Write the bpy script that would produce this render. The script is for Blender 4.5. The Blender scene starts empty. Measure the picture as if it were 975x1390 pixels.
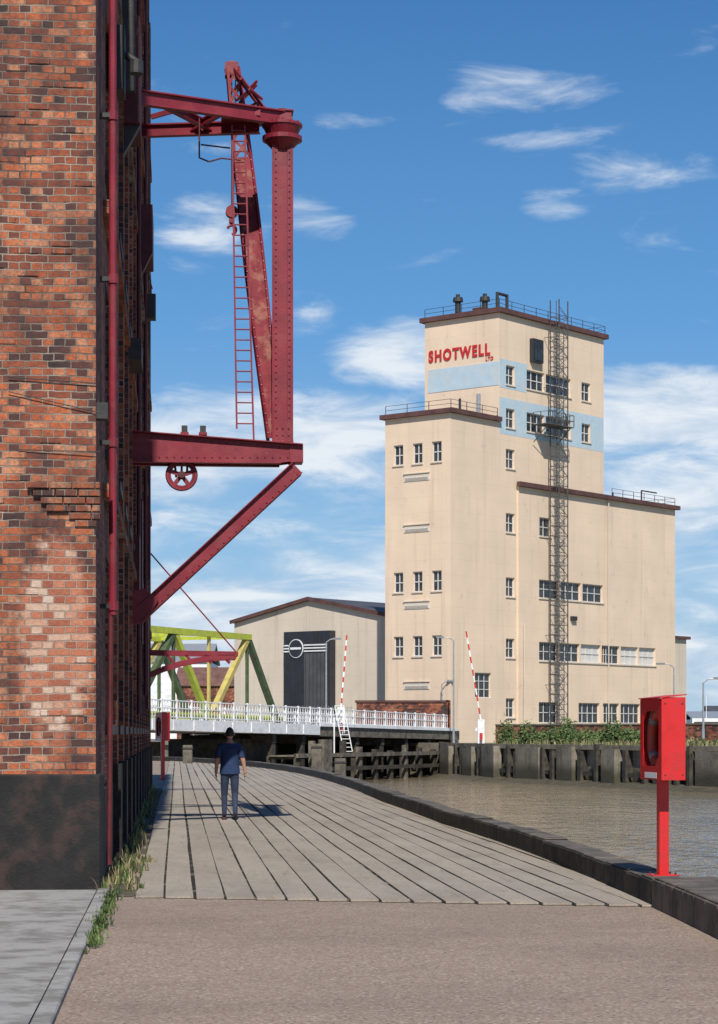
import bpy, bmesh, math, random
from mathutils import Vector, Matrix
random.seed(7)
R=math.radians
scene=bpy.context.scene
F=3000.0; EYE=1.65; HZ=995.0; CX=487.5
def wx(px,Y): return (px-CX)*Y/F
def wz(py,Y): return EYE+(HZ-py)*Y/F

# ---------------------------------------------------------------- materials
def newmat(name):
    m=bpy.data.materials.new(name); m.use_nodes=True
    nt=m.node_tree; b=nt.nodes['Principled BSDF']
    return m,nt,b
def nd(nt,t,**k):
    n=nt.nodes.new(t)
    for a,v in k.items(): setattr(n,a,v)
    return n
def math_(nt,op,a,b=None,c=None,clamp=False):
    n=nt.nodes.new('ShaderNodeMath'); n.operation=op; n.use_clamp=clamp
    for i,x in enumerate((a,b,c)):
        if x is None: continue
        if isinstance(x,(int,float)): n.inputs[i].default_value=x
        else: nt.links.new(x,n.inputs[i])
    return n.outputs[0]
def mixc(nt,fac,a,b,mode='MIX'):
    n=nt.nodes.new('ShaderNodeMix'); n.data_type='RGBA'; n.blend_type=mode
    for s,x in ((n.inputs[0],fac),(n.inputs[6],a),(n.inputs[7],b)):
        if isinstance(x,(int,float)): s.default_value=x
        elif isinstance(x,(tuple,list)): s.default_value=(x[0],x[1],x[2],1)
        else: nt.links.new(x,s)
    return n.outputs[2]
def noise(nt,vec,scale,detail=4,rough=.55,dist=0):
    n=nd(nt,'ShaderNodeTexNoise'); n.inputs['Scale'].default_value=scale; n.inputs['Detail'].default_value=min(detail,5)
    n.inputs['Roughness'].default_value=rough; n.inputs['Distortion'].default_value=dist
    nt.links.new(vec,n.inputs['Vector']); return n.outputs['Fac']
def ramp(nt,fac,stops,interp='LINEAR'):
    n=nt.nodes.new('ShaderNodeValToRGB'); cr=n.color_ramp; cr.interpolation=interp
    while len(cr.elements)<len(stops): cr.elements.new(0.5)
    for e,(p,c) in zip(cr.elements,stops):
        e.position=p; e.color=(c[0],c[1],c[2],1) if isinstance(c,(tuple,list)) else (c,c,c,1)
    nt.links.new(fac,n.inputs[0]); return n.outputs[0]
def mapping(nt,vec,scale):
    n=nt.nodes.new('ShaderNodeMapping'); n.inputs['Scale'].default_value=scale
    nt.links.new(vec,n.inputs['Vector']); return n.outputs[0]
def objco(nt): return nt.nodes.new('ShaderNodeTexCoord').outputs['Object']
def bump(nt,b,h,strength=.4,dist=.02):
    n=nt.nodes.new('ShaderNodeBump'); n.inputs['Strength'].default_value=strength; n.inputs['Distance'].default_value=dist
    nt.links.new(h,n.inputs['Height']); nt.links.new(n.outputs[0],b.inputs['Normal'])
def simple(name,col,rough=.7,var=.25,scale=3,bmp=.2,metal=0,dirt=None,dirt_amt=.5,dscale=1.2,bscale=40,bdist=.01):
    m,nt,b=newmat(name); co=objco(nt)
    f=noise(nt,co,scale,3)
    c=mixc(nt,ramp(nt,f,[(.3,0),(.7,1)]),[x*(1-var) for x in col],[min(1,x*(1+var)) for x in col])
    if dirt:
        g=noise(nt,co,dscale,5,.65)
        g=ramp(nt,g,[(.5,0),(.62,1)])
        g=math_(nt,'MULTIPLY',g,dirt_amt)
        c=mixc(nt,g,c,dirt)
    nt.links.new(c,b.inputs['Base Color']); b.inputs['Roughness'].default_value=rough; b.inputs['Metallic'].default_value=metal
    if bmp>=.15: bump(nt,b,noise(nt,co,bscale,2),bmp,bdist)
    return m

def brick_mat(name,quay=True,tint=(1,1,1),bw=.235,rh=.079,soot=.6,side=False):
    m,nt,b=newmat(name); L=nt.links
    co=objco(nt); sep=nd(nt,'ShaderNodeSeparateXYZ'); L.new(co,sep.inputs[0])
    geo=nd(nt,'ShaderNodeNewGeometry'); 
    vt=nd(nt,'ShaderNodeVectorTransform',vector_type='NORMAL',convert_from='WORLD',convert_to='OBJECT'); L.new(geo.outputs['True Normal'],vt.inputs[0])
    sn=nd(nt,'ShaderNodeSeparateXYZ'); L.new(vt.outputs[0],sn.inputs[0])
    isx=math_(nt,'GREATER_THAN',math_(nt,'ABSOLUTE',sn.outputs[0]),.6)
    h=math_(nt,'ADD',math_(nt,'MULTIPLY',isx,math_(nt,'SUBTRACT',sep.outputs[1],sep.outputs[0])),sep.outputs[0])
    cb=nd(nt,'ShaderNodeCombineXYZ'); 
    wob=noise(nt,co,.8,1); wob=math_(nt,'MULTIPLY',math_(nt,'SUBTRACT',wob,.5),.06)
    wob2=noise(nt,co,9,1); wob2=math_(nt,'MULTIPLY',math_(nt,'SUBTRACT',wob2,.5),.022)
    L.new(math_(nt,'ADD',math_(nt,'ADD',h,20.0),wob2),cb.inputs[0]); L.new(math_(nt,'ADD',sep.outputs[2],math_(nt,'ADD',wob,wob2)),cb.inputs[1])
    br=nd(nt,'ShaderNodeTexBrick'); L.new(cb.outputs[0],br.inputs['Vector'])
    br.inputs['Scale'].default_value=1; br.inputs['Brick Width'].default_value=bw; br.inputs['Row Height'].default_value=rh
    br.inputs['Mortar Size'].default_value=.008; br.inputs['Mortar Smooth'].default_value=.35; br.inputs['Bias'].default_value=0
    br.inputs['Color1'].default_value=(0,0,0,1); br.inputs['Color2'].default_value=(1,1,1,1); br.inputs['Mortar'].default_value=(.5,.5,.5,1)
    br.squash=.5; br.squash_frequency=2
    rnd=br.outputs['Color']
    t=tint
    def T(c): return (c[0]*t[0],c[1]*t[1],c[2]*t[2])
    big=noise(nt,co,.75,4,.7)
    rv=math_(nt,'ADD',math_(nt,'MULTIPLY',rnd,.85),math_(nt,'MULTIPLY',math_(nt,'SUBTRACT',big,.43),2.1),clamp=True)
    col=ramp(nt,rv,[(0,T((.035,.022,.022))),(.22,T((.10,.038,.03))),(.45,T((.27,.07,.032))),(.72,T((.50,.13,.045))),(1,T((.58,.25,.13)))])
    fine=noise(nt,co,24,4,.75)
    col=mixc(nt,math_(nt,'MULTIPLY',ramp(nt,fine,[(.42,0),(.7,1)]),.65),col,T((.085,.045,.038)))
    mort=mixc(nt,ramp(nt,noise(nt,co,1.1,4,.7),[(.35,0),(.6,1)]),(.05,.042,.04),(.36,.31,.25))
    col=mixc(nt,br.outputs['Fac'],col,mort)
    st=ramp(nt,noise(nt,mapping(nt,co,(1.3,1.3,.6)),.9,5,.7),[(.44,0),(.66,1)])
    col=mixc(nt,math_(nt,'MULTIPLY',st,soot),col,(.035,.026,.025))
    if quay and not side:
        dx=math_(nt,'DIVIDE',math_(nt,'ADD',sep.outputs[0],.42),.52); dz=math_(nt,'DIVIDE',math_(nt,'SUBTRACT',sep.outputs[2],2.6),1.5)
        d=math_(nt,'ADD',math_(nt,'MULTIPLY',dx,dx),math_(nt,'MULTIPLY',dz,dz))
        msk=math_(nt,'SUBTRACT',1.15,d,clamp=True)
        n2=noise(nt,co,3.2,5,.75)
        f1=ramp(nt,math_(nt,'MULTIPLY',msk,n2),[(.26,0),(.40,1)])
        lt=ramp(nt,math_(nt,'ADD',math_(nt,'MULTIPLY',rnd,.55),math_(nt,'MULTIPLY',fine,.45)),[(.2,(.30,.085,.045)),(.48,(.48,.18,.10)),(.62,(.52,.33,.23)),(.8,(.60,.50,.41))])
        lt=mixc(nt,math_(nt,'MULTIPLY',br.outputs['Fac'],.8),lt,(.34,.29,.24))
        col=mixc(nt,math_(nt,'MULTIPLY',f1,.88),col,lt)
    L.new(col,b.inputs['Base Color']); b.inputs['Roughness'].default_value=.9
    hh=math_(nt,'ADD',math_(nt,'MULTIPLY',br.outputs['Fac'],-1.0),math_(nt,'ADD',math_(nt,'MULTIPLY',fine,.9),math_(nt,'MULTIPLY',rnd,.4)))
    bump(nt,b,hh,1.0,.018)
    return m
M={}
M['brick']=brick_mat('brick_front',soot=.72)
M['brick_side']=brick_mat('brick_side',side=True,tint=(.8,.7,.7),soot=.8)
M['brick_red']=brick_mat('brick_far',quay=False,tint=(.75,.75,.8),bw=.5,rh=.16,soot=.5)
M['tar']=simple('black_tar_paint',(.010,.009,.009),.8,.5,5,.6,dirt=(.07,.035,.025),dirt_amt=.45,dscale=2.6)
M['crimson']=simple('crimson_paint',(.195,.011,.024),.5,.25,2.2,.2,dirt=(.24,.05,.05),dirt_amt=.35,dscale=3)
M['crimson_w']=simple('weathered_crimson_paint',(.20,.025,.035),.85,.3,5,.3,dirt=(.36,.17,.12),dirt_amt=.6,dscale=3.4)
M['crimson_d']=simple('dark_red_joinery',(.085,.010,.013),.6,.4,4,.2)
M['dark']=simple('dark_iron',(.03,.028,.028),.6,.4,6,.2)
M['midgrey']=simple('weathered_steel',(.075,.07,.066),.7,.3,3,.0)
M['pane']=simple('window_glass',(.03,.035,.04),.12,.6,.9,0)
M['frame']=simple('window_frame_paint',(.62,.60,.56),.6,.1,4,0)
M['white']=simple('white_paint',(.78,.79,.79),.5,.08,3,.05,dirt=(.4,.35,.3),dirt_amt=.3)
M['lime']=simple('lime_paint',(.46,.52,.04),.5,.12,2,.05,dirt=(.3,.3,.08),dirt_amt=.4)
M['yellow']=simple('faded_yellow_paint',(.52,.42,.12),.5,.12,2,.05,dirt=(.3,.25,.12),dirt_amt=.4)
M['shaded_green']=simple('shaded_green_paint',(.07,.10,.04),.6,.3,2,.05)  # truss members in shade: the shade is put into this darker colour
M['brown']=simple('roof_edge_brown',(.10,.045,.04),.8,.3,1,.1)
M['blue']=simple('faded_blue_paint',(.44,.56,.63),.85,.06,1.5,.1,dirt=(.58,.56,.52),dirt_amt=.45,dscale=.6)
M['signred']=simple('sign_red',(.50,.02,.02),.6,.15,2,.0)
M['boxred']=simple('lifebuoy_housing_red',(.60,.02,.02),.4,.14,5,.15,dirt=(.35,.03,.03),dirt_amt=.5,dscale=5)
M['orange']=simple('lifebuoy_orange',(.36,.05,.025),.6,.15,6,.1)
M['galv']=simple('galvanised_steel',(.35,.36,.37),.45,.15,4,.05,metal=.3)
M['timber']=simple('wet_timber',(.045,.037,.03),.85,.5,2.5,.4,dirt=(.10,.10,.05),dirt_amt=.5)
M['timber_g']=simple('grey_timber',(.15,.13,.10),.85,.4,2.5,.4,dirt=(.05,.042,.035),dirt_amt=.8)
M['slate']=simple('dark_roof',(.07,.07,.075),.6,.25,.6,.1)
M['anthracite']=simple('black_cladding',(.022,.025,.032),.5,.2,1,.05)
M['kerb']=simple('tarred_kerb_timber',(.022,.019,.016),.85,.5,2,.5,dirt=(.08,.066,.05),dirt_amt=.6,dscale=2.2,bscale=18,bdist=.02)
M['kerbtop']=simple('kerb_top_timber',(.12,.10,.08),.85,.4,2,.5,dirt=(.04,.034,.028),dirt_amt=.85,dscale=1.8,bscale=18,bdist=.02)
M['soil']=simple('soil',(.09,.07,.05),.95,.5,3,.6,dirt=(.06,.08,.03),dirt_amt=.8,bscale=12,bdist=.04)
M['mud']=simple('mud',(.085,.072,.045),.6,.4,1.5,.4)
M['land']=simple('land',(.17,.17,.12),.95,.4,.05,.3,dirt=(.07,.10,.04),dirt_amt=.8,dscale=.02)
M['leaf']=simple('foliage',(.04,.075,.018),.7,.6,1.0,0)
M['leaf2']=simple('foliage_light',(.11,.15,.04),.7,.4,1.0,0)
M['straw']=simple('dry_grass',(.28,.23,.12),.8,.4,3,0)
M['grey']=simple('grey_metal',(.2,.21,.22),.5,.2,3,.05)
M['orange_tile']=simple('tile_roof',(.16,.08,.06),.8,.3,1,.2)

def cream(name,base,streak=.5,joint=.08,dk=(.26,.19,.14),tide=False):
    m,nt,b=newmat(name); co=objco(nt); L=nt.links
    c=mixc(nt,ramp(nt,noise(nt,co,.25,5),[(.3,0),(.7,1)]),[x*.92 for x in base],[x*1.05 for x in base])
    s=noise(nt,mapping(nt,co,(1.6,1.6,.06)),1.0,5,.7)
    c=mixc(nt,math_(nt,'MULTIPLY',ramp(nt,s,[(.54,0),(.8,1)]),streak),c,dk)
    s2=noise(nt,mapping(nt,co,(.4,.4,.10)),1.0,4,.6)
    c=mixc(nt,math_(nt,'MULTIPLY',ramp(nt,s2,[(.5,0),(.7,1)]),.35),c,[x*.84 for x in base])
    sep=nd(nt,'ShaderNodeSeparateXYZ'); L.new(co,sep.inputs[0])
    j=math_(nt,'LESS_THAN',math_(nt,'FRACT',math_(nt,'DIVIDE',sep.outputs[2],1.45)),.04)
    c=mixc(nt,math_(nt,'MULTIPLY',j,joint),c,(.2,.15,.12))
    p=ramp(nt,noise(nt,co,.9,5,.75),[(.60,0),(.68,1)])
    c=mixc(nt,math_(nt,'MULTIPLY',p,.22),c,dk)
    if tide:
        bl=ramp(nt,noise(nt,co,.55,5,.75),[(.42,0),(.6,1)])
        c=mixc(nt,math_(nt,'MULTIPLY',bl,.65),c,(.085,.068,.045))
        zz=math_(nt,'ADD',sep.outputs[2],math_(nt,'MULTIPLY',math_(nt,'SUBTRACT',noise(nt,co,1.1,4),.5),1.6))
        mr=nd(nt,'ShaderNodeMapRange'); L.new(zz,mr.inputs[0]); mr.inputs[1].default_value=-1.2; mr.inputs[2].default_value=-.5; mr.inputs[3].default_value=.85; mr.inputs[4].default_value=0
        c=mixc(nt,mr.outputs[0],c,(.045,.042,.022))
    L.new(c,b.inputs['Base Color']); b.inputs['Roughness'].default_value=.92
    bump(nt,b,noise(nt,co,6,3),.4 if tide else .25,.06 if tide else .03)
    return m
M['cream']=cream('cream_render',(.77,.60,.44),.42)
M['cream2']=cream('cream_render_shed',(.64,.55,.44),.55)
M['quaywall']=cream('stained_concrete',(.25,.22,.17),.95,.3,(.05,.045,.03),tide=True)

def deck_mat():
    m,nt,b=newmat('deck_concrete'); co=objco(nt); L=nt.links
    sep=nd(nt,'ShaderNodeSeparateXYZ'); L.new(co,sep.inputs[0])
    idx=math_(nt,'FLOOR',math_(nt,'DIVIDE',math_(nt,'SUBTRACT',sep.outputs[0],.42),.3))
    wn=nd(nt,'ShaderNodeTexWhiteNoise',noise_dimensions='1D'); L.new(idx,wn.inputs['W'])
    sp=noise(nt,co,65,3,.8)
    c=mixc(nt,ramp(nt,sp,[(.3,0),(.7,1)]),(.22,.185,.145),(.50,.435,.35))
    c=mixc(nt,math_(nt,'MULTIPLY',wn.outputs[0],.28),c,(.24,.20,.165))
    st=ramp(nt,noise(nt,mapping(nt,co,(.9,.28,1)),1,5,.72),[(.42,0),(.7,1)])
    c=mixc(nt,math_(nt,'MULTIPLY',st,.55),c,(.18,.15,.12))
    sp2=ramp(nt,noise(nt,co,7,4,.75),[(.58,0),(.68,1)])
    c=mixc(nt,math_(nt,'MULTIPLY',sp2,.45),c,(.11,.09,.07))
    sp3=ramp(nt,noise(nt,mapping(nt,co,(6,.6,1)),1,5,.7),[(.56,0),(.7,1)])
    c=mixc(nt,math_(nt,'MULTIPLY',sp3,.4),c,(.13,.11,.085))
    L.new(c,b.inputs['Base Color']); b.inputs['Roughness'].default_value=.9
    bump(nt,b,sp,.5,.008); return m
M['deck']=deck_mat()
def agg(name,c1,c2,c3):
    m,nt,b=newmat(name); co=objco(nt); L=nt.links
    v=nd(nt,'ShaderNodeTexVoronoi'); v.inputs['Scale'].default_value=52; L.new(co,v.inputs['Vector'])
    sp=noise(nt,co,44,3,.8)
    cc=mixc(nt,ramp(nt,sp,[(.3,0),(.7,1)]),c1,c2)
    cc=mixc(nt,math_(nt,'MULTIPLY',math_(nt,'GREATER_THAN',v.outputs['Color'],.76),.55),cc,c3)
    cc=mixc(nt,math_(nt,'MULTIPLY',math_(nt,'LESS_THAN',v.outputs['Color'],.22),.5),cc,(.07,.052,.042))
    st=ramp(nt,noise(nt,mapping(nt,co,(.35,.5,1)),.7,5,.7),[(.42,0),(.7,1)])
    cc=mixc(nt,math_(nt,'MULTIPLY',st,.4),cc,[x*.6 for x in c1])
    sp3=ramp(nt,noise(nt,co,2.6,5,.7),[(.60,0),(.68,1)])
    cc=mixc(nt,math_(nt,'MULTIPLY',sp3,.35),cc,(.10,.08,.065))
    L.new(cc,b.inputs['Base Color']); b.inputs['Roughness'].default_value=.93
    bump(nt,b,sp,.5,.01); return m
M['agg']=agg('chipping_surface',(.20,.145,.11),(.36,.275,.21),(.48,.41,.33))
def pave_mat():
    m,nt,b=newmat('concrete_paving'); co=objco(nt); L=nt.links
    sp=noise(nt,co,30,4,.7)
    c=mixc(nt,sp,(.22,.215,.20),(.38,.375,.35))
    st=ramp(nt,noise(nt,co,2.0,5,.7),[(.46,0),(.6,1)])
    c=mixc(nt,math_(nt,'MULTIPLY',st,.7),c,(.12,.115,.10))
    L.new(c,b.inputs['Base Color']); b.inputs['Roughness'].default_value=.9
    bump(nt,b,sp,.5,.01); return m
M['pave']=pave_mat()
def gap_mat():
    m,nt,b=newmat('deck_joint'); co=objco(nt); L=nt.links
    n=ramp(nt,noise(nt,mapping(nt,co,(3,1.8,1)),1.0,3,.6),[(.5,(.012,.010,.008)),(.58,(.045,.05,.022)),(.64,(.20,.17,.13))])
    L.new(n,b.inputs['Base Color']); b.inputs['Roughness'].default_value=1; return m
M['gap']=gap_mat()
def water_mat():
    m,nt,b=newmat('river_water'); co=objco(nt); L=nt.links
    b.inputs['Roughness'].default_value=.08; b.inputs['IOR'].default_value=1.33
    n0=noise(nt,mapping(nt,co,(.35,.16,1)),1.0,3,.55,.6)
    n1=noise(nt,mapping(nt,co,(1.0,.42,1)),1.5,3,.6,.5); n2=noise(nt,mapping(nt,co,(1,.6,1)),5,2,.6)
    c=mixc(nt,ramp(nt,noise(nt,mapping(nt,co,(.25,.08,1)),1,4),[(.35,0),(.65,1)]),(.27,.215,.135),(.18,.145,.09)); L.new(c,b.inputs['Base Color'])
    h=math_(nt,'ADD',math_(nt,'MULTIPLY',n0,1.2),math_(nt,'ADD',n1,math_(nt,'MULTIPLY',n2,.3)))
    bump(nt,b,h,.75,.26); return m
M['water']=water_mat()
M['skin']=simple('skin',(.42,.22,.15),.6,.08,8,0)
M['navy']=simple('navy_tshirt',(.012,.03,.09),.85,.25,6,.3,bscale=14)
M['jeans']=simple('denim',(.022,.036,.07),.85,.3,8,.3,bscale=14)
M['hair']=simple('dark_hair',(.02,.012,.008),.7,.4,20,.4)
M['shoe']=simple('brown_shoes',(.06,.022,.012),.5,.2,8,0)

# ---------------------------------------------------------------- mesh builder
def link(o,parent=None):
    scene.collection.objects.link(o)
    if parent: o.parent=parent
    return o
def root(name,loc=(0,0,0),rotz=0):
    e=bpy.data.objects.new(name,None); e.location=loc; e.rotation_euler=(0,0,rotz); e.empty_display_size=.3
    return link(e)
class MB:
    def __init__(s): s.v=[]; s.f=[]; s.m=[]; s.keys=[]
    def mi(s,k):
        if k not in s.keys: s.keys.append(k)
        return s.keys.index(k)
    def face(s,pts,k):
        n=len(s.v); s.v+= [tuple(p) for p in pts]; s.f.append(tuple(range(n,n+len(pts)))); s.m.append(s.mi(k))
    def hexa(s,c,k,skip=()):
        n=len(s.v); s.v+=[tuple(p) for p in c]
        fs={'-z':(0,3,2,1),'+z':(4,5,6,7),'-y':(0,1,5,4),'+x':(1,2,6,5),'+y':(2,3,7,6),'-x':(3,0,4,7)}
        for kk,f in fs.items():
            if kk in skip: continue
            s.f.append(tuple(n+i for i in f)); s.m.append(s.mi(k))
    def box(s,x0,x1,y0,y1,z0,z1,k,skip=()):
        s.hexa([(x0,y0,z0),(x1,y0,z0),(x1,y1,z0),(x0,y1,z0),(x0,y0,z1),(x1,y0,z1),(x1,y1,z1),(x0,y1,z1)],k,skip)
    def beam(s,p1,p2,w,h,k,w2=None,h2=None):
        p1=Vector(p1);p2=Vector(p2); d=(p2-p1).normalized()
        up=Vector((0,0,1)) if abs(d.z)<.97 else Vector((0,1,0))
        sd=d.cross(up).normalized(); u=sd.cross(d).normalized()
        w2=w if w2 is None else w2; h2=h if h2 is None else h2
        def ring(p,w,h): return [p-sd*w/2-u*h/2,p+sd*w/2-u*h/2,p+sd*w/2+u*h/2,p-sd*w/2+u*h/2]
        a=ring(p1,w,h); b=ring(p2,w2,h2)
        n=len(s.v); s.v+=[tuple(q) for q in a+b]; mi=s.mi(k)
        for f in ((0,1,2,3),(7,6,5,4),(0,4,5,1),(1,5,6,2),(2,6,7,3),(3,7,4,0)):
            s.f.append(tuple(n+i for i in f)); s.m.append(mi)
    def cyl(s,p1,p2,r,k,n=10,r2=None):
        p1=Vector(p1);p2=Vector(p2); d=(p2-p1).normalized(); r2=r if r2 is None else r2
        up=Vector((0,0,1)) if abs(d.z)<.97 else Vector((0,1,0))
        sd=d.cross(up).normalized(); u=sd.cross(d).normalized(); b=len(s.v); mi=s.mi(k)
        for p,rr in ((p1,r),(p2,r2)):
            for i in range(n):
                a=2*math.pi*i/n; s.v.append(tuple(p+sd*rr*math.cos(a)+u*rr*math.sin(a)))
        for i in range(n):
            j=(i+1)%n; s.f.append((b+i,b+j,b+n+j,b+n+i)); s.m.append(mi)
        s.f.append(tuple(b+i for i in range(n))[::-1]); s.m.append(mi); s.f.append(tuple(b+n+i for i in range(n))); s.m.append(mi)
    def ring(s,c,axis,R_,r,k,n=24,m=8):
        c=Vector(c); ax=Vector(axis).normalized(); t=Vector((0,0,1)) if abs(ax.z)<.9 else Vector((1,0,0))
        a=ax.cross(t).normalized(); bb=a.cross(ax).normalized(); b=len(s.v); mi=s.mi(k)
        for i in range(n):
            th=2*math.pi*i/n; e=a*math.cos(th)+bb*math.sin(th)
            for j in range(m):
                ph=2*math.pi*j/m; s.v.append(tuple(c+e*(R_+r*math.cos(ph))+ax*r*math.sin(ph)))
        for i in range(n):
            for j in range(m):
                s.f.append((b+i*m+j,b+((i+1)%n)*m+j,b+((i+1)%n)*m+(j+1)%m,b+i*m+(j+1)%m)); s.m.append(mi)
    def prism(s,pts,y0,y1,k):
        n=len(pts); b=len(s.v); mi=s.mi(k)
        s.v+=[(p[0],y0,p[1]) for p in pts]+[(p[0],y1,p[1]) for p in pts]
        s.f.append(tuple(range(b,b+n))); s.m.append(mi); s.f.append(tuple(range(b+n,b+2*n))[::-1]); s.m.append(mi)
        for i in range(n):
            j=(i+1)%n; s.f.append((b+i,b+n+i,b+n+j,b+j)); s.m.append(mi)
    def build(s,name,parent=None,bevel=0,smooth=False,loc=None,rotz=None):
        me=bpy.data.meshes.new(name); me.from_pydata(s.v,[],s.f)
        for k in s.keys: me.materials.append(M[k])
        me.polygons.foreach_set('material_index',s.m)
        bm=bmesh.new(); bm.from_mesh(me); bmesh.ops.recalc_face_normals(bm,faces=bm.faces); bm.to_mesh(me); bm.free()
        if smooth:
            for p in me.polygons: p.use_smooth=True
        o=bpy.data.objects.new(name,me); link(o,parent)
        if loc: o.location=loc
        if rotz is not None: o.rotation_euler=(0,0,rotz)
        if bevel:
            b=o.modifiers.new('bevel','BEVEL'); b.width=bevel; b.segments=1; b.limit_method='ANGLE'
        return o
    def facade(s,org,du,nin,U0,U1,Z0,Z1,holes,wall,depth=.2,glass='pane',frame='frame',fw=.06,sill=None):
        org=Vector(org);du=Vector(du);nin=Vector(nin); Zv=Vector((0,0,1))
        P=lambda u,z,d=0: org+du*u+nin*d+Zv*z
        us=sorted(set([U0,U1]+[x for h in holes for x in h[:2]])); zs=sorted(set([Z0,Z1]+[x for h in holes for x in h[2:4]]))
        for i in range(len(us)-1):
            for j in range(len(zs)-1):
                cu=(us[i]+us[i+1])/2; cz=(zs[j]+zs[j+1])/2
                if any(h[0]<cu<h[1] and h[2]<cz<h[3] for h in holes): continue
                s.face([P(us[i],zs[j]),P(us[i+1],zs[j]),P(us[i+1],zs[j+1]),P(us[i],zs[j+1])],wall)
        for h in holes:
            u0,u1,z0,z1,nx,nz=h[:6]; g=h[6] if len(h)>6 else glass
            for a,b in (((u0,z0),(u1,z0)),((u1,z0),(u1,z1)),((u1,z1),(u0,z1)),((u0,z1),(u0,z0))):
                s.face([P(*a),P(*b),P(b[0],b[1],depth),P(a[0],a[1],depth)],wall)
            s.face([P(u0,z0,depth),P(u1,z0,depth),P(u1,z1,depth),P(u0,z1,depth)],g)
            d=depth-.03
            for i in range(nx+1):
                u=u0+(u1-u0)*i/nx; uu=min(max(u,u0+fw/2),u1-fw/2)
                s.beam(P(uu,z0+.005,d),P(uu,z1-.005,d),fw,.05,frame) if abs(du.x)>.5 else s.beam(P(uu,z0+.005,d),P(uu,z1-.005,d),.05,fw,frame)
            for j in range(nz+1):
                z=z0+(z1-z0)*j/nz; z=min(max(z,z0+fw/2),z1-fw/2)
                s.beam(P(u0+.005,z,d-.012),P(u1-.005,z,d-.012),.05,fw,frame)
            if sill: s.hexa([P(u0-.1,z0-.12,-.1),P(u1+.1,z0-.12,-.1),P(u1+.1,z0-.12,.05),P(u0-.1,z0-.12,.05),P(u0-.1,z0-.003,-.1),P(u1+.1,z0-.003,-.1),P(u1+.1,z0-.003,.05),P(u0-.1,z0-.003,.05)],sill)

# ---------------------------------------------------------------- camera
cam=bpy.data.cameras.new('camera'); co=bpy.data.objects.new('camera',cam); link(co)
co.location=(0,0,EYE); co.rotation_euler=(R(90),0,0)
cam.sensor_fit='HORIZONTAL'; cam.sensor_width=36; cam.lens=36*F/975; cam.shift_y=300/975; cam.clip_start=.5; cam.clip_end=9000
scene.camera=co
# ---------------------------------------------------------------- light
EL=R(45); AZ=R(3.4)
sd=Vector((-math.sin(AZ)*math.cos(EL),math.cos(AZ)*math.cos(EL),-math.sin(EL)))
sun=bpy.data.lights.new('sun','SUN'); sun.energy=5.0; sun.angle=R(.5); sun.color=(1,.95,.87)
so=bpy.data.objects.new('sun',sun); link(so); so.rotation_euler=sd.to_track_quat('-Z','Y').to_euler(); so.location=(10,-20,60)
w=bpy.data.worlds.new('World'); scene.world=w; w.use_nodes=True; nt=w.node_tree
bg=nt.nodes['Background']; bg.inputs['Strength'].default_value=.1
sky=nd(nt,'ShaderNodeTexSky'); sky.sky_type='NISHITA'; sky.sun_disc=False; sky.sun_elevation=EL; sky.sun_rotation=math.pi-AZ
sky.air_density=1.0; sky.dust_density=.2; sky.ozone_density=3
tc=nd(nt,'ShaderNodeTexCoord'); sp=nd(nt,'ShaderNodeSeparateXYZ'); nt.links.new(tc.outputs['Generated'],sp.inputs[0])
az=math_(nt,'ARCTAN2',sp.outputs[0],sp.outputs[1]); el=math_(nt,'ARCSINE',sp.outputs[2])
cb=nd(nt,'ShaderNodeCombineXYZ'); nt.links.new(math_(nt,'MULTIPLY',az,17.),cb.inputs[0]); nt.links.new(math_(nt,'MULTIPLY',el,58.),cb.inputs[1]); cb.inputs[2].default_value=1.7
n1=nd(nt,'ShaderNodeTexNoise'); n1.inputs['Scale'].default_value=1; n1.inputs['Detail'].default_value=8; n1.inputs['Roughness'].default_value=.6; n1.inputs['Distortion'].default_value=.5
nt.links.new(cb.outputs[0],n1.inputs['Vector']); n1=n1.outputs['Fac']
cb2=nd(nt,'ShaderNodeCombineXYZ'); nt.links.new(math_(nt,'MULTIPLY',az,6.),cb2.inputs[0]); nt.links.new(math_(nt,'MULTIPLY',el,26.),cb2.inputs[1]); cb2.inputs[2].default_value=3.3
n2=noise(nt,cb2.outputs[0],1.0,3,.5,.2)
blobs=[(700,148,130,22,.52),(490,185,60,12,.55),(868,260,90,32,.66),(760,292,55,20,.66),(285,322,85,40,.72),(415,308,60,28,.62),(535,480,85,38,.78),(700,212,90,10,.42),
       (905,572,200,34,1.3),(870,538,140,26,1.05),(425,440,60,18,.45),(290,222,55,10,.42),(450,590,200,40,.9)]
cov=None
for (px,py,rx,ry,wt) in blobs:
    u0=(px-CX)/F; v0=(HZ-py)/F
    a=math_(nt,'DIVIDE',math_(nt,'SUBTRACT',az,u0),rx/F*1.35); b=math_(nt,'DIVIDE',math_(nt,'SUBTRACT',el,v0),ry/F*1.6)
    d=math_(nt,'SUBTRACT',1.,math_(nt,'ADD',math_(nt,'MULTIPLY',a,a),math_(nt,'MULTIPLY',b,b)),clamp=True)
    d=math_(nt,'MULTIPLY',d,wt*.5)
    cov=d if cov is None else math_(nt,'MAXIMUM',cov,d)
low=nd(nt,'ShaderNodeMapRange',interpolation_type='SMOOTHSTEP'); nt.links.new(el,low.inputs[0])
low.inputs[1].default_value=.165; low.inputs[2].default_value=.12; low.inputs[3].default_value=0; low.inputs[4].default_value=1
lowc=math_(nt,'ADD',.30,math_(nt,'MULTIPLY',math_(nt,'SUBTRACT',n2,.5),1.0))
lowc=math_(nt,'MULTIPLY',lowc,low.outputs[0])
cov=math_(nt,'MAXIMUM',cov,lowc)
hi=nd(nt,'ShaderNodeMapRange',interpolation_type='SMOOTHSTEP'); nt.links.new(el,hi.inputs[0])
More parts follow.
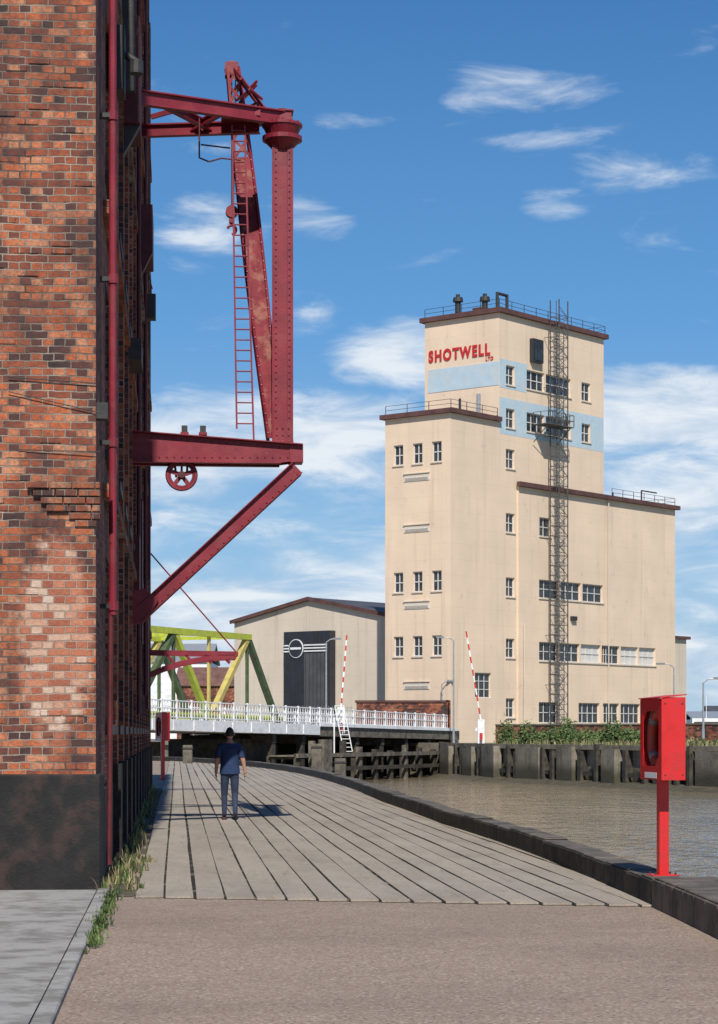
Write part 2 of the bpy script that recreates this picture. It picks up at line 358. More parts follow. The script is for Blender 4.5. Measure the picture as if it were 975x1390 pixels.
hi.inputs[1].default_value=.14; hi.inputs[2].default_value=.20; hi.inputs[3].default_value=0; hi.inputs[4].default_value=.055
den=nd(nt,'ShaderNodeMapRange',interpolation_type='SMOOTHSTEP'); nt.links.new(math_(nt,'SUBTRACT',math_(nt,'ADD',n1,cov),hi.outputs[0]),den.inputs[0])
den.inputs[1].default_value=.54; den.inputs[2].default_value=1.0; den.inputs[3].default_value=0; den.inputs[4].default_value=.92
shade=ramp(nt,n1,[(.34,(4.8,6.1,7.8)),(.6,(8.4,8.9,9.4))])
grad=ramp(nt,math_(nt,'MULTIPLY',el,1/.9),[(0,(3.6,5.6,7.6)),(.10,(2.3,4.7,7.6)),(.20,(1.0,3.3,6.9)),(.36,(.36,1.85,4.9)),(.7,(.25,1.1,3.4)),(1,(.18,.9,3.0))])
skyc=mixc(nt,.82,sky.outputs[0],grad)
nt.links.new(mixc(nt,den.outputs[0],skyc,shade),bg.inputs['Color'])
scene.view_settings.view_transform='Standard'; scene.view_settings.look='None'; scene.view_settings.exposure=0

# ---------------------------------------------------------------- frames
TH=math.atan2(247.5,F)
O=Vector((-2.75,23.08,0)); V=Vector((math.cos(TH),math.sin(TH),0)); U=Vector((-math.sin(TH),math.cos(TH),0))
def q2w(a,b,z=0): return O+V*a+U*b+Vector((0,0,z))
def w2q(x,y): r=Vector((x,y,0))-O; return r.dot(V),r.dot(U)
def bY(Y): return (Y-O.y)/U.y

# ---------------------------------------------------------------- ground / water
WZ=-2.1
kerb=[(3.6,-60),(3.3,0),(2.95,14),(2.87,17.7),(2.77,20.9),(2.56,25.4),(2.16,31.9),(1.48,39.6),(.56,52),(-.65,70),(-2.6,90),(-5.6,108),(-10.8,128),(-18,142)]
def dens(pts,n=6):
    out=[]
    for i in range(len(pts)-1):
        p0=pts[max(i-1,0)];p1=pts[i];p2=pts[i+1];p3=pts[min(i+2,len(pts)-1)]
        for k in range(n):
            t=k/n
            f=lambda a,b,c,d:.5*((2*b)+(-a+c)*t+(2*a-5*b+4*c-d)*t*t+(-a+3*b-3*c+d)*t**3)
            out.append((f(p0[0],p1[0],p2[0],p3[0]),p1[1]+(p2[1]-p1[1])*t))
    out.append(pts[-1]); return out
kc=dens(kerb)
near=kc+[(-25,150),(-60,190),(-150,300)]
mb=MB()
for (x0,y0),(x1,y1) in zip(near[:-1],near[1:]):
    mb.face([(x0,y0,0),(-900,y0,0),(-900,y1,0),(x1,y1,0)],'agg')
    mb.face([(x0+.3,y0,-.02),(x1+.3,y1,-.02),(x1+.3,y1,WZ-1),(x0+.3,y0,WZ-1)],'quaywall')
    mb.face([(x0,y0,-.02),(x1,y1,-.02),(x1+.3,y1,-.02),(x0+.3,y0,-.02)],'quaywall')
mb.build('ground')
far=[(170,-60),(90,30),(48,85),(22.9,141),(10.8,173),(7.2,190),(-4,206),(-40,240),(-150,300)]
GZ=.75
mb=MB()
for (x0,y0),(x1,y1) in zip(far[:-1],far[1:]):
    mb.face([(x0,y0,GZ),(1800,y0,GZ),(1800,y1,GZ),(x1,y1,GZ)],'land')
mb.face([(-4000,300,GZ),(4000,300,GZ),(4000,6000,GZ),(-4000,6000,GZ)],'land')
mb.build('far_bank_land')
mb=MB(); mb.face([(-600,-80,WZ),(600,-80,WZ),(600,320,WZ),(-600,320,WZ)],'water'); mb.build('water')

mb=MB()
for (x0,y0),(x1,y1) in zip(far[1:-1],far[2:]):
    p=Vector((x0,y0,0));q=Vector((x1,y1,0)); L_=(q-p).length; d=(q-p)/L_; n=Vector((-d.y,d.x,0))
    if n.x>0: n=-n
    mb.face([(x0,y0,WZ-.5),(x1,y1,WZ-.5),(x1,y1,GZ),(x0,y0,GZ)],'quaywall')
    mb.beam(p+n*.06+Vector((0,0,GZ-.12)),q+n*.06+Vector((0,0,GZ-.12)),.6,.34,'quaywall')
    if y0<200:
        t=.5; pier=0
        def obox(t,w_,dep,z0,z1,k,jit=.0):
            c=p+d*t; a=c-d*w_; b_=c+d*w_; aa=a+n*dep; bb=b_+n*dep; j=random.uniform(-jit,jit)
            mb.hexa([(aa.x,aa.y,z0),(bb.x,bb.y,z0),(b_.x,b_.y,z0),(a.x,a.y,z0),(aa.x,aa.y,z1+j),(bb.x,bb.y,z1-j),(b_.x,b_.y,z1),(a.x,a.y,z1)],k)
        while t<L_-1.5:
            if pier%2==0: obox(t,random.uniform(1.0,2.1),random.uniform(.45,.8),WZ-.5,GZ+.02-random.uniform(0,.4),'quaywall',.12); obox(t+2.3,.2,.6,WZ-.5,GZ-.15+random.uniform(-.4,.3),'timber',.1)
            else: obox(t,random.uniform(.14,.3),.55,WZ-.5,GZ-.1+random.uniform(-.4,.2),'timber',.1)
            t+=random.uniform(3.4,5.2) if pier%2==0 else random.uniform(1.8,3.2); pier+=1
        mb.beam(p+n*.3+Vector((0,0,-1.25)),q+n*.3+Vector((0,0,-1.25)),.12,.3,'timber')
        mb.face([p+n*.1+Vector((0,0,WZ+.4)),q+n*.1+Vector((0,0,WZ+.4)),q+n*2.4+Vector((0,0,WZ-.05)),p+n*2.4+Vector((0,0,WZ-.05))],'mud')
mb.build('quay_wall')

mb=MB()
ks=[p for p in kc if p[1]>=5]
for i in range(len(ks)-1):
    (x0,y0),(x1,y1)=ks[i],ks[i+1]
    p=Vector((x0,y0,0));q=Vector((x1,y1,0)); d=(q-p).normalized(); n=Vector((d.y,-d.x,0))
    big=y0<20.5
    wdt=.62 if big else .34; h=.29 if big else .27+random.uniform(-.012,.012)
    g=d*.006
    pts=[p+g,q-g,q-g+n*wdt,p+g+n*wdt]
    c=[(a.x,a.y,-.6) for a in pts]+[(a.x,a.y,h-.02) for a in pts]
    mb.hexa(c,'kerbtop' if big else 'kerb')
    pts2=[p+n*.015+g,q+n*.015-g,q-g+n*(wdt-.015),p+g+n*(wdt-.015)]
    mb.hexa([(a.x,a.y,h-.019) for a in pts2]+[(a.x,a.y,h) for a in pts2],'kerbtop')
mb.build('kerb',bevel=.01)

kq=[w2q(x,y) for x,y in kc]
def kerb_a(b):
    for (a0,b0),(a1,b1) in zip(kq[:-1],kq[1:]):
        if b0<=b<=b1: return a0+(a1-a0)*(b-b0)/(b1-b0)
    return -99
def bstart(a): return -.95-.32*a*1.0
deck=root('timber_walkway',O,TH)
mb=MB(); mb2=MB()
BMAX=112
a=.42
while a<6.4:
    a1=a+.3
    segs=[]; cur=None; bb=bstart(a)
    while bb<BMAX:
        ok=kerb_a(bb)+.1>a
        if ok and cur is None: cur=bb
        if not ok and cur is not None: segs.append((cur,bb)); cur=None
        bb+=.5
    if cur is not None: segs.append((cur,BMAX))
    for s0,s1 in segs:
        if s1-s0<1: continue
        st=s0; wob=[random.uniform(.008,.020),random.uniform(.008,.020)]
        while st<s1:
            en=min(s1,st+random.choice((1.2,2.4,3.6)))
            nw=[min(.026,max(.005,w_+random.uniform(-.009,.009))) for w_ in wob]
            zz=.024+random.uniform(-.003,.003)
            xa,xb=a+wob[0],a1-wob[1]; xc,xd=a+nw[0],a1-nw[1]
            mb.hexa([(xa,st,.006),(xb,st,.006),(xd,en-.004,.006),(xc,en-.004,.006),(xa,st,zz),(xb,st,zz),(xd,en-.004,zz),(xc,en-.004,zz)],'deck',skip=('-z',))
            st=en; wob=nw
        mb2.face([(a,s0,.009),(a1,s0,.009),(a1,s1,.009),(a,s1,.009)],'gap')
    a=a1
mb.build('deck_strips',deck); mb2.build('joint_bed',deck)
mb=MB()
for i in range(80):
    b0=-.9+i*.55; b1=b0+.55
    e0=.40+.06*math.sin(i*1.7)
    mb.face([(-.02,b0,.006),(e0,b0,.006),(.40+.06*math.sin((i+1)*1.7),b1,.006),(-.02,b1,.006)],'soil')
mb.build('soil',loc=O,rotz=TH)
pv=root('pavement',O,TH); mb=MB()
for i in range(-18,1):
    for j in range(6):
        x1=.02-j*1.5; y1=-.25+i*1.2
        mb.box(x1-1.492,x1,y1-1.192,y1,-.02,.03+random.uniform(0,.006),'pave')
mb.build('paving_slabs',pv)
mb=MB()
for i in range(-12,1): mb.box(.03,.15,-.25+i*1.2-1.19,-.25+i*1.2,-.02,.045,'pave')
mb.build('edging',pv,bevel=.01)

# ---------------------------------------------------------------- vegetation helpers
def tufts(name,spots,mats=('leaf','leaf2','straw'),per=26,hh=.22,sp=.1,wd=.012):
    mb=MB()
    for (x,y,z,s) in spots:
        for i in range(per):
            a=random.uniform(0,6.28); r=abs(random.gauss(0,sp*s)); bx=x+r*math.cos(a); by=y+r*math.sin(a)
            h=hh*s*random.uniform(.4,1.2); lean=random.uniform(.1,.7)*h; aa=random.uniform(0,6.28)
            wv=Vector((math.cos(aa+1.57),math.sin(aa+1.57),0))*wd*random.uniform(.6,1.6)*max(1,s*.8)
            p=Vector((bx,by,z)); m=p+Vector((math.cos(aa)*lean*.4,math.sin(aa)*lean*.4,h*.6)); t=p+Vector((math.cos(aa)*lean,math.sin(aa)*lean,h))
            k=random.choice(mats)
            mb.face([p-wv,p+wv,m+wv*.8,m-wv*.8],k); mb.face([m-wv*.8,m+wv*.8,t],k)
    return mb.build(name)
def leafmass(name,clumps,n,size,mats=('leaf','leaf','leaf2')):
    mb=MB()
    for (x,y,z,rx,ry,rz) in clumps:
        for i in range(n):
            v=Vector((random.gauss(0,1),random.gauss(0,1),random.gauss(0,1))).normalized()*random.uniform(.35,1.05)
            c=Vector((x+v.x*rx,y+v.y*ry,z+abs(v.z)*rz))
            e1=Vector((random.gauss(0,1),random.gauss(0,1),random.gauss(0,1))).normalized(); e2=e1.orthogonal().normalized()
            s=size*random.uniform(.5,1.4); k=random.choice(mats)
            mb.face([c-e1*s,c+e2*s*.5,c+e1*s,c-e2*s*.5],k)
    return mb.build(name)
spots=[]
for i in range(110):
    b=random.uniform(-.3,40)
    p=q2w(.1+abs(random.gauss(0,.10)),b); spots.append((p.x,p.y,.01,random.uniform(.3,.95)))
for i in range(18):
    p=q2w(random.uniform(.1,.5),random.uniform(-.3,5)); spots.append((p.x,p.y,.01,random.uniform(.4,.95)))
tufts('weeds',spots,('leaf','leaf2','straw','straw'),per=22,wd=.008)
spots=[]
for i in range(60):
    b=-abs(random.gauss(0,3.5))-.3; p=q2w(random.gauss(.18,.03),b); spots.append((p.x,p.y,.01,random.uniform(.12,.38)))
tufts('grass',spots,('leaf','leaf2'),26,.2,.14,.007)

# ---------------------------------------------------------------- brick warehouse
wh=root('brick_warehouse',O,TH)
HT=23.0; LEN=40.7
mb=MB()
holes=[]
b=3.1
while b<LEN-2:
    for z0 in (1.75,5.0,8.3,11.6,14.9,18.2):
        holes.append((b,b+1.25,z0,z0+2.0,2,3))
    b+=3.2
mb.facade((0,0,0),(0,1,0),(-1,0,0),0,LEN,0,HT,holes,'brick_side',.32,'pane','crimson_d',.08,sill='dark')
mb.facade((0,0,0),(-1,0,0),(0,1,0),0,12,0,HT,[(5.2,6.4,2,4.2,2,3),(5.2,6.4,6.5,8.7,2,3),(8.5,9.7,2,4.2,2,3)],'brick',.25,'pane','crimson_d',.08)
mb.face([(0,LEN,0),(-12,LEN,0),(-12,LEN,HT),(0,LEN,HT)],'brick_side')
mb.face([(-12,0,0),(-12,LEN,0),(-12,LEN,HT),(-12,0,HT)],'brick_side')
mb.build('walls',wh)
mb=MB()
b=1.9+2.6
while b<LEN:
    mb.box(.002,.10,b,b+.75,1.26,HT-1.2,'brick_side'); mb.box(.002,.15,b-.03,b+.78,0,1.26,'tar'); b+=3.2
for z in (4.35,7.6,10.9,14.2,17.5): mb.box(.0025,.13,2.2,LEN,z,z+.16,'brick_side')
mb.build('piers',wh)
mb=MB()
mb.box(-12.02,.06,-.06,.9,-.1,1.22,'tar'); mb.box(-.3,.055,.902,LEN,-.1,1.05,'tar')
mb.build('plinth',wh,bevel=.02)
mb=MB(); mb.box(-12.2,.12,-.12,LEN+.1,HT,HT+.3,'crimson_d')
e=.12
mb.face([(-12.2,-e,HT+.3),(e,-e,HT+.3),(-6,-e,HT+4)],'brick'); mb.face([(-12.2,LEN+e,HT+.3),(e,LEN+e,HT+.3),(-6,LEN+e,HT+4)],'brick')
mb.face([(-12.2,-e,HT+.3),(-12.2,LEN+e,HT+.3),(-6,LEN+e,HT+4),(-6,-e,HT+4)],'slate'); mb.face([(e,-e,HT+.3),(e,LEN+e,HT+.3),(-6,LEN+e,HT+4),(-6,-e,HT+4)],'slate')
mb.build('roof',wh)
mb=MB()
for i in range(6):
    z=3.795+i*.079; L_=.22+.09*i+random.uniform(-.12,.14)
    xx=-L_
    while xx<0.0:
        mb.box(xx,min(xx+.225,.045),-.015-.009*i-random.uniform(0,.02),.1,z+.006,z+.073,'brick'); xx+=.235
for i in range(34):
    x=-.1175*random.randint(0,8); z=.079*random.randint(17,110)
    mb.box(x-.225,x-.008,-.004-random.uniform(0,.012),.05,z+.010,z+.070,'brick')
mb.build('quoin_bricks',wh,bevel=.006)
mb=MB()
mb.cyl((.14,1.25,2.95),(.14,1.25,HT),.042,'crimson',12); mb.cyl((.12,1.25,2.95),(.10,1.25,.2),.030,'crimson_d',10)
for z in (3.0,4.8,6.6,8.4,10.2): mb.cyl((.14,1.25,z),(.14,1.25,z+.1),.058,'crimson',12); mb.box(.0,.14,1.2,1.3,z+.02,z+.07,'dark')
for bb,zz in ((18,2),(27,2.5)): mb.cyl((.14,bb,zz),(.14,bb,HT),.04,'crimson_d',10)
mb.box(-.02,.12,.1,.3,4.95,5.12,'dark'); mb.cyl((-.9,-.03,5.35),(0,-.03,5.3),.006,'dark',6); mb.cyl((-.9,-.03,5.2),(0.1,-.03,4.98),.005,'dark',6)
mb.cyl((-.8,-.02,4.6),(.05,-.05,4.58),.005,'dark',6)
mb.build('downpipes',wh)
mb=MB()
bq=lambda s: bY(F/s)
s=97; b0=bq(s); mb.box(0,.33,b0,b0+1.3,10.2,11.7,'crimson_d'); mb.prism([(0,9.6),(.33,10.2),(0,10.2)],b0+.1,b0+.3,'dark'); mb.box(0,.28,b0-.5,b0-.38,10.5,12.0,'dark'); mb.beam((0,b0-.44,11.9),(.28,b0-.44,11.3),.08,.1,'crimson_d')
s=110; b0=bq(s); mb.box(0,.2,b0,b0+.5,9.6,10.4,'dark'); mb.cyl((.2,b0+.2,10.1),(.34,b0+.2,10.0),.05,'dark'); mb.cyl((.34,b0+.2,10.02),(.34,b0+.2,9.85),.09,'dark')
s=65; b0=bq(s); mb.box(0,.34,b0,b0+2,11.7,12.7,'crimson_d'); mb.prism([(0,11.0),(.34,11.7),(0,11.7)],b0,b0+.2,'crimson_d')
s=60; b0=bq(s); mb.box(.1,.37,b0,b0+.4,11.05,11.6,'dark'); mb.beam((0,b0+.2,12),(.2,b0+.2,11.5),.04,.04,'dark'); mb.cyl((.02,b0-.5,12.6),(.3,b0-.5,11.6),.012,'dark')
s=88; b0=bq(s); mb.box(0,.30,b0,b0+1.4,7.42,7.75,'dark'); 
for s,z0,z1 in ((76,4.2,5.2),(70,3.4,6.2),(58,2.2,4.9),(54,5.5,8.5)):
    b0=bq(s); mb.box(0,.18,b0,b0+.9,z0,z1,'crimson_d')
mb.build('loading_doors',wh,bevel=.01)

# ---------------------------------------------------------------- crane
SC=80.; CY=F/SC
cr=root('wall_crane',tuple(q2w(0,bY(CY))),TH)
X=lambda px:(px-172)/SC
Z=lambda py:EYE+(HZ-py)/SC
def rivets(mb,p,q,n,ydirs,k='crimson',r=.016):
    p=Vector(p);q=Vector(q)
    for i in range(n):
        c=p+(q-p)*((i+.5)/n)
        for yd in ydirs: mb.cyl(c,c+Vector((0,yd*.018,0)),r,k,6)
mb=MB()
for sgn in (-1,1):
    y=sgn*.17; ya,yb=(y-.015,y+.015)
    mb.prism([(0,Z(628)),(0,Z(588)),(X(410),Z(604)),(X(410),Z(624)),(X(380),Z(628))],ya,yb,'crimson')
    mb.beam((0,y+sgn*.05,Z(588)+.012),(X(410),y+sgn*.05,Z(604)+.012),.13,.022,'crimson')
    mb.beam((0,y+sgn*.05,Z(628)-.012),(X(380),y+sgn*.05,Z(628)-.012),.13,.022,'crimson')
    rivets(mb,(.1,y+sgn*.015,Z(594)),(X(405),y+sgn*.015,Z(609)),22,[sgn]); rivets(mb,(.1,y+sgn*.015,Z(622)),(X(405),y+sgn*.015,Z(620)),22,[sgn])
    p=Vector((X(403),y*.85,Z(634))); q=Vector((X(186),y*.85,Z(838)))
    mb.beam(p,q,.022,.23,'crimson')
    d=(q-p).normalized(); u=Vector((d.z,0,-d.x))
    for o in (-.115,.115): mb.beam(p+u*o+Vector((0,sgn*.04,0)),q+u*o+Vector((0,sgn*.04,0)),.10,.02,'crimson')
    rivets(mb,p+u*.08+Vector((0,sgn*.01,0)),q+u*.08+Vector((0,sgn*.01,0)),26,[sgn]); rivets(mb,p-u*.08+Vector((0,sgn*.01,0)),q-u*.08+Vector((0,sgn*.01,0)),26,[sgn])
    mb.prism([(0,Z(852)),(0,Z(805)),(X(196),Z(800)),(X(215),Z(815)),(X(200),Z(842))],y-.02+sgn*.03,y+.02+sgn*.03,'crimson')
mb.box(X(200),X(395),-.1,.1,Z(600)-.12,Z(600)-.06,'crimson')
mb.box(0,.09,-.34,.34,Z(634),Z(582),'crimson'); mb.box(0,.09,-.3,.3,Z(858),Z(796),'crimson')
mb.box(X(392),X(410)+.01,-.2,.2,Z(627),Z(602),'crimson')
for px in (250,275): mb.box(X(px)-.05,X(px)+.05,-.05,.05,Z(600),Z(577),'dark'); mb.box(X(px)-.07,X(px)+.07,-.07,.07,Z(590),Z(586),'crimson')
mb.build('bracket',cr,bevel=.004)
mb=MB()
c=(X(246),-.1,Z(645)); mb.ring(c,(0,1,0),.24,.035,'crimson',28,6)
mb.ring(c,(0,1,0),.20,.02,'crimson',28,6)
for i in range(5):
    a=i*2*math.pi/5+.3; mb.beam(c,(c[0]+.23*math.cos(a),c[1],c[2]+.23*math.sin(a)),.04,.07,'crimson')
mb.cyl((c[0],-.2,c[2]),(c[0],.05,c[2]),.06,'crimson_d',12)
mb.beam((c[0]-.09,-.02,c[2]-.03),(c[0]-.12,-.02,Z(626)),.04,.05,'crimson_d'); mb.beam((c[0]+.09,-.02,c[2]),(c[0]+.1,-.02,Z(626)),.04,.05,'crimson_d')
mb.box(c[0]-.16,c[0]+.14,-.12,.12,Z(630),Z(626),'crimson_d')
mb.build('sheave',cr)
mb=MB()
pc=X(383); zt=Z(188); zb=Z(600)
mb.box(pc-.13,pc+.13,-.12,.14,zb,zt,'crimson')
for sx in (-1,1):
    mb.box(pc+sx*.13-.05,pc+sx*.13+.05,-.145,-.1205,zb,zt,'crimson'); 
    mb.box(pc+sx*.145-.012,pc+sx*.145+.012,-.15,.17,zb,zt,'crimson')
n=46
for i in range(n):
    z=zb+.1+(zt-zb-.2)*i/(n-1)
    for sx in (-.115,.115): mb.cyl((pc+sx,-.145,z),(pc+sx,-.165,z),.014,'crimson',6)
mb.prism([(pc-.17,zb-.05),(pc-.15,zb+.35),(pc+.15,zb+.35),(pc+.19,zb-.05)],-.18,-.1505,'crimson')
for z in (zb+.02,zb+.13,zb+.24):
    for sx in (-.1,0,.1): mb.cyl((pc+sx,-.18,z),(pc+sx,-.2,z),.016,'crimson_w',6)
mb.cyl((pc,0,zb-.15),(pc,0,zb),.12,'crimson',16)
mb.cyl((pc,0,Z(200)),(pc,0,Z(187)),.15,'crimson',20,.31); mb.cyl((pc,0,Z(187)),(pc,0,Z(181)),.34,'crimson',24)
mb.cyl((pc,0,Z(181)),(pc,0,Z(168)),.25,'crimson',24,.33); mb.cyl((pc,0,Z(168)),(pc,0,Z(164)),.345,'crimson',24)
for i in range(12):
    a=i*math.pi/6; mb.cyl((pc+.3*math.cos(a),.3*math.sin(a),Z(164)),(pc+.3*math.cos(a),.3*math.sin(a),Z(161)),.02,'crimson',6)
mb.box(X(348),X(395),-.17,.17,Z(164),Z(149),'crimson'); mb.box(X(344),X(398),-.2,.2,Z(149),Z(147),'crimson')
mb.cyl((pc,0,Z(147)),(pc,0,Z(143)),.08,'crimson',12)
mb.build('mast',cr,bevel=.003)
mb=MB()
def hbeam(p,q,h=.2,w=.12,k='crimson'):
    p=Vector(p);q=Vector(q); mb.beam(p,q,.03,h,k)
    for o in (-h/2,h/2): mb.beam(p+Vector((0,0,o)),q+Vector((0,0,o)),w,.025,k)
zz=Z(158)
hbeam((0,-1.25,zz-.0),(X(385),-.12,zz),.22,.14)
hbeam((0,.75,zz-.05),(X(352),.1,zz-.1),.19,.14,'crimson')
hbeam((X(225),-.95,zz-.05),(X(285),.35,zz-.05),.12,.1); hbeam((X(300),-.42,zz),(X(260),.45,zz-.05),.10,.08)
mb.beam((X(205),-.1,Z(160)),(X(262),-.35,Z(148)),.05,.08,'crimson')
mb.box(X(300),X(352),-.35,.2,Z(160),Z(152),'crimson')
mb.box(0,.06,-1.5,-1.0,zz-.3,zz+.3,'crimson'); mb.box(0,.06,.5,1.0,zz-.3,zz+.25,'crimson')
for a,b in (((270,160),(270,214)),((270,214),(283,219)),((283,219),(300,214)),((300,214),(326,216)),((272,196),(312,200))):
    mb.cyl((X(a[0]),-.1,Z(a[1])),(X(b[0]),-.1,Z(b[1])),.014,'crimson_d',6)
mb.build('top_ties',cr)
mb=MB()
yt=2.0; Yt=CY+yt; st=F/Yt; Wl=240-110*st/130
tip=Vector(((316-Wl)/st,yt,EYE+(HZ-92)/st)); foot=Vector((X(373),.30,Z(592)))
d=(tip-foot).normalized(); sdv=d.cross(Vector((0,1,0))).normalized(); nv=sdv.cross(d).normalized()
if nv.y>0: nv=-nv
def jp(t,o,yo=0): return foot+(tip-foot)*t+sdv*o+nv*(-yo)
def wd(t): return .10+.06*math.sin(math.pi*min(1,max(0,t)))
N=20
for i in range(N):
    t0=i/N;t1=(i+1)/N; w0=wd(t0);w1=wd(t1)
    solid=t0<.74
    for sgn in (-1,1):
        for yo in (-.11,.11):
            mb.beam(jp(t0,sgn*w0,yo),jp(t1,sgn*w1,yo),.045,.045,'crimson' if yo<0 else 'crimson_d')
        mb.hexa([jp(t0,sgn*(w0+.004)-.006,-.1),jp(t0,sgn*(w0+.004)+.006,-.1),jp(t0,sgn*(w0+.004)+.006,.1),jp(t0,sgn*(w0+.004)-.006,.1),
                 jp(t1,sgn*(w1+.004)-.006,-.1),jp(t1,sgn*(w1+.004)+.006,-.1),jp(t1,sgn*(w1+.004)+.006,.1),jp(t1,sgn*(w1+.004)-.006,.1)],'crimson')
    if solid:
        mb.hexa([jp(t0,-w0,-.105),jp(t0,w0,-.105),jp(t0,w0,-.095),jp(t0,-w0,-.095),jp(t1,-w1,-.105),jp(t1,w1,-.105),jp(t1,w1,-.095),jp(t1,-w1,-.095)],'crimson_w',skip=('-z','+z'))
        for tt in (t0+.25/N,t0+.75/N):
            for sx in (-1,1):
                c=jp(tt,sx*wd(tt)*.95,-.13); mb.cyl(c,c+nv*.02,.013,'crimson',6)
    else:
        s0=1 if i%2 else -1
        mb.beam(jp(t0,s0*w0,-.11),jp(t1,-s0*w1,-.11),.015,.05,'crimson_w'); mb.beam(jp(t0,-s0*w0,-.11),jp(t1,s0*w1,-.11),.015,.05,'crimson_w')
mb.cyl(tip+Vector((-.02,-.09,.02)),tip+Vector((-.02,.09,.02)),.13,'crimson_w',18)
mb.box(tip.x-.14,tip.x+.1,tip.y-.12,tip.y-.09,tip.z-.12,tip.z+.12,'crimson'); mb.box(tip.x-.14,tip.x+.1,tip.y+.09,tip.y+.12,tip.z-.12,tip.z+.12,'crimson')
cw=Vector((X(362),0,Z(150)))
for yo in (-.12,.12):
    mb.beam(tip+Vector((.02,yo,.0)),cw+Vector((0,yo,0)),.03,.05,'crimson')
    mb.beam(tip+Vector((.12,yo,-.55)),tip+Vector((.42,yo-.3,-.30)),.03,.04,'crimson')
mb.beam(tip+Vector((.1,-.15,-.2)),cw+Vector((-.08,0,.25)),.03,.04,'crimson')
for t in (.25,.5,.75): c=tip.lerp(cw,t); mb.beam(c+Vector((0,-.14,0)),c+Vector((0,.14,0)),.04,.04,'crimson'); mb.beam(c,foot.lerp(tip,.98-.13*t),.03,.04,'crimson')
mb.build('jib',cr)
mb=MB()
hx=tip.x-.02; hy=tip.y; zb_=EYE+(HZ-285)/st
mb.cyl((hx,hy,tip.z),(hx,hy,zb_),.012,'dark',6); mb.cyl((hx+.07,hy,tip.z),(hx+.03,hy,zb_),.01,'dark',6)
mb.cyl((hx,hy-.07,zb_),(hx,hy+.07,zb_),.11,'crimson',16); mb.box(hx-.05,hx+.05,hy-.05,hy+.05,zb_-.2,zb_,'crimson')
for i in range(8): 
    a0=math.pi*.9-i*.55;a1=a0-.55; c=Vector((hx,hy,zb_-.32))
    mb.cyl(c+Vector((.08*math.cos(a0),0,.08*math.sin(a0))),c+Vector((.08*math.cos(a1),0,.08*math.sin(a1))),.024,'crimson',8)
mb.cyl((hx,hy,zb_-.2),(hx,hy,zb_-.26),.03,'crimson',8)
mb.build('hook_block',cr)
mb=MB()
yl=-.25
Lt,Lb=Vector((X(314),yl,Z(172))),Vector((X(320.5),yl,Z(583)))
Rt,Rb=Vector((X(331),yl,Z(172))),Vector((X(343),yl,Z(583)))
Rb2=Vector((X(343.5),yl,Z(598)))
mb.beam(Lt,Lb,.03,.035,'crimson'); mb.beam(Rt,Rb2,.03,.035,'crimson')
nr=29
for i in range(nr):
    t=(i+.5)/nr; mb.cyl(Lt.lerp(Lb,t),Rt.lerp(Rb,t),.013,'crimson',6)
mb.build('ladder',cr)

SB=50.; YB=F/SB
br_=root('wall_bracket',tuple(q2w(0,bY(YB))),TH)
XB=lambda px:(px-(240-110*SB/130))/SB
ZB=lambda py:EYE+(HZ-py)/SB
mb=MB()
for y in (-.5,.5):
    mb.beam((0,y,ZB(886)),(XB(320),y,ZB(888)),.08,.12,'crimson')
    pts=[(200,918),(220,909),(245,901),(270,896),(295,893),(320,892)]
    for a,b in zip(pts[:-1],pts[1:]): mb.beam((XB(a[0]),y,ZB(a[1])),(XB(b[0]),y,ZB(b[1])),.08,.13,'crimson')
    for px in (225,250,275,300): mb.beam((XB(px),y,ZB(887)),(XB(px+12),y,ZB(900)),.04,.05,'crimson')
mb.cyl((0,-.5,ZB(745)),(XB(320),-.5,ZB(886)),.022,'crimson',6)
mb.beam((XB(320),-.55,ZB(888)),(XB(320),.55,ZB(888)),.1,.12,'crimson')
mb.build('bracket_frame',br_)

# ---------------------------------------------------------------- silo / mill
silo=root('mill_building',(8.3,200,0),math.atan2(.779,.627))
mb=MB()
G0=.5
HA=30.65; HB=40.85; HC=24.9; DA=7.54
hA=[]
for z in (27.25,15.5,9.6):
    for q in (5.99,3.77,1.58): hA.append((q-.55,q+.55,z-.93,z+.93,2,2))
mb.facade((0,0,0),(0,1,0),(1,0,0),0,DA,G0,HA,hA,'cream',.24,fw=.09,sill='cream2')
mb.facade((0,0,0),(1,0,0),(0,1,0),0,7.62,G0,HA,[(3.75,6.3,4.9,7.2,3,3)],'cream',.24,fw=.07)
hb=[(8.7,10.13,z-.9,z+.9,2,2) for z in (35.2,31.16,27.36,21.35,15.33,9.6,4.0)]
mb.facade((0,0,0),(1,0,0),(0,1,0),7.62,10.5,G0,HB,hb,'cream',.24,fw=.09,sill='cream2')
hb=[]
for z in (35.2,31.16):
    hb+= [(12.1,15.1,z-.9,z+.9,3,2),(15.35,19.7,z-.9,z+.9,4,2),(21.6,23.2,z-.9,z+.9,2,2)]
mb.facade((0,0,0),(1,0,0),(0,1,0),10.5,25.6,HC-.2,HB,hb,'cream',.24,fw=.09,sill='cream2')
hc=[(14.0,15.9,20.45,22.25,2,2),(13.95,17.3,14.55,16.3,3,2),(17.6,21.2,14.55,16.3,3,2),(21.5,25.2,14.55,16.3,3,2),
    (13.95,17.2,8.55,10.35,3,2),(17.5,21.0,8.55,10.35,3,2),(21.2,24.8,8.55,10.35,3,2,'frame'),(25.0,28.3,8.55,10.35,3,2),(28.5,31.8,8.55,10.35,3,2,'frame'),(32.0,35.2,8.55,10.35,3,2,'frame'),
    (13.9,17.2,2.6,4.6,3,2),(20.8,24.6,2.6,4.6,4,2),(25.2,28.2,2.6,4.6,3,2),(28.5,32.2,2.6,4.6,4,2)]
mb.facade((0,-.18,0),(1,0,0),(0,1,0),10.5,39.1,G0,HC,hc,'cream',.27,fw=.08,sill='cream2')
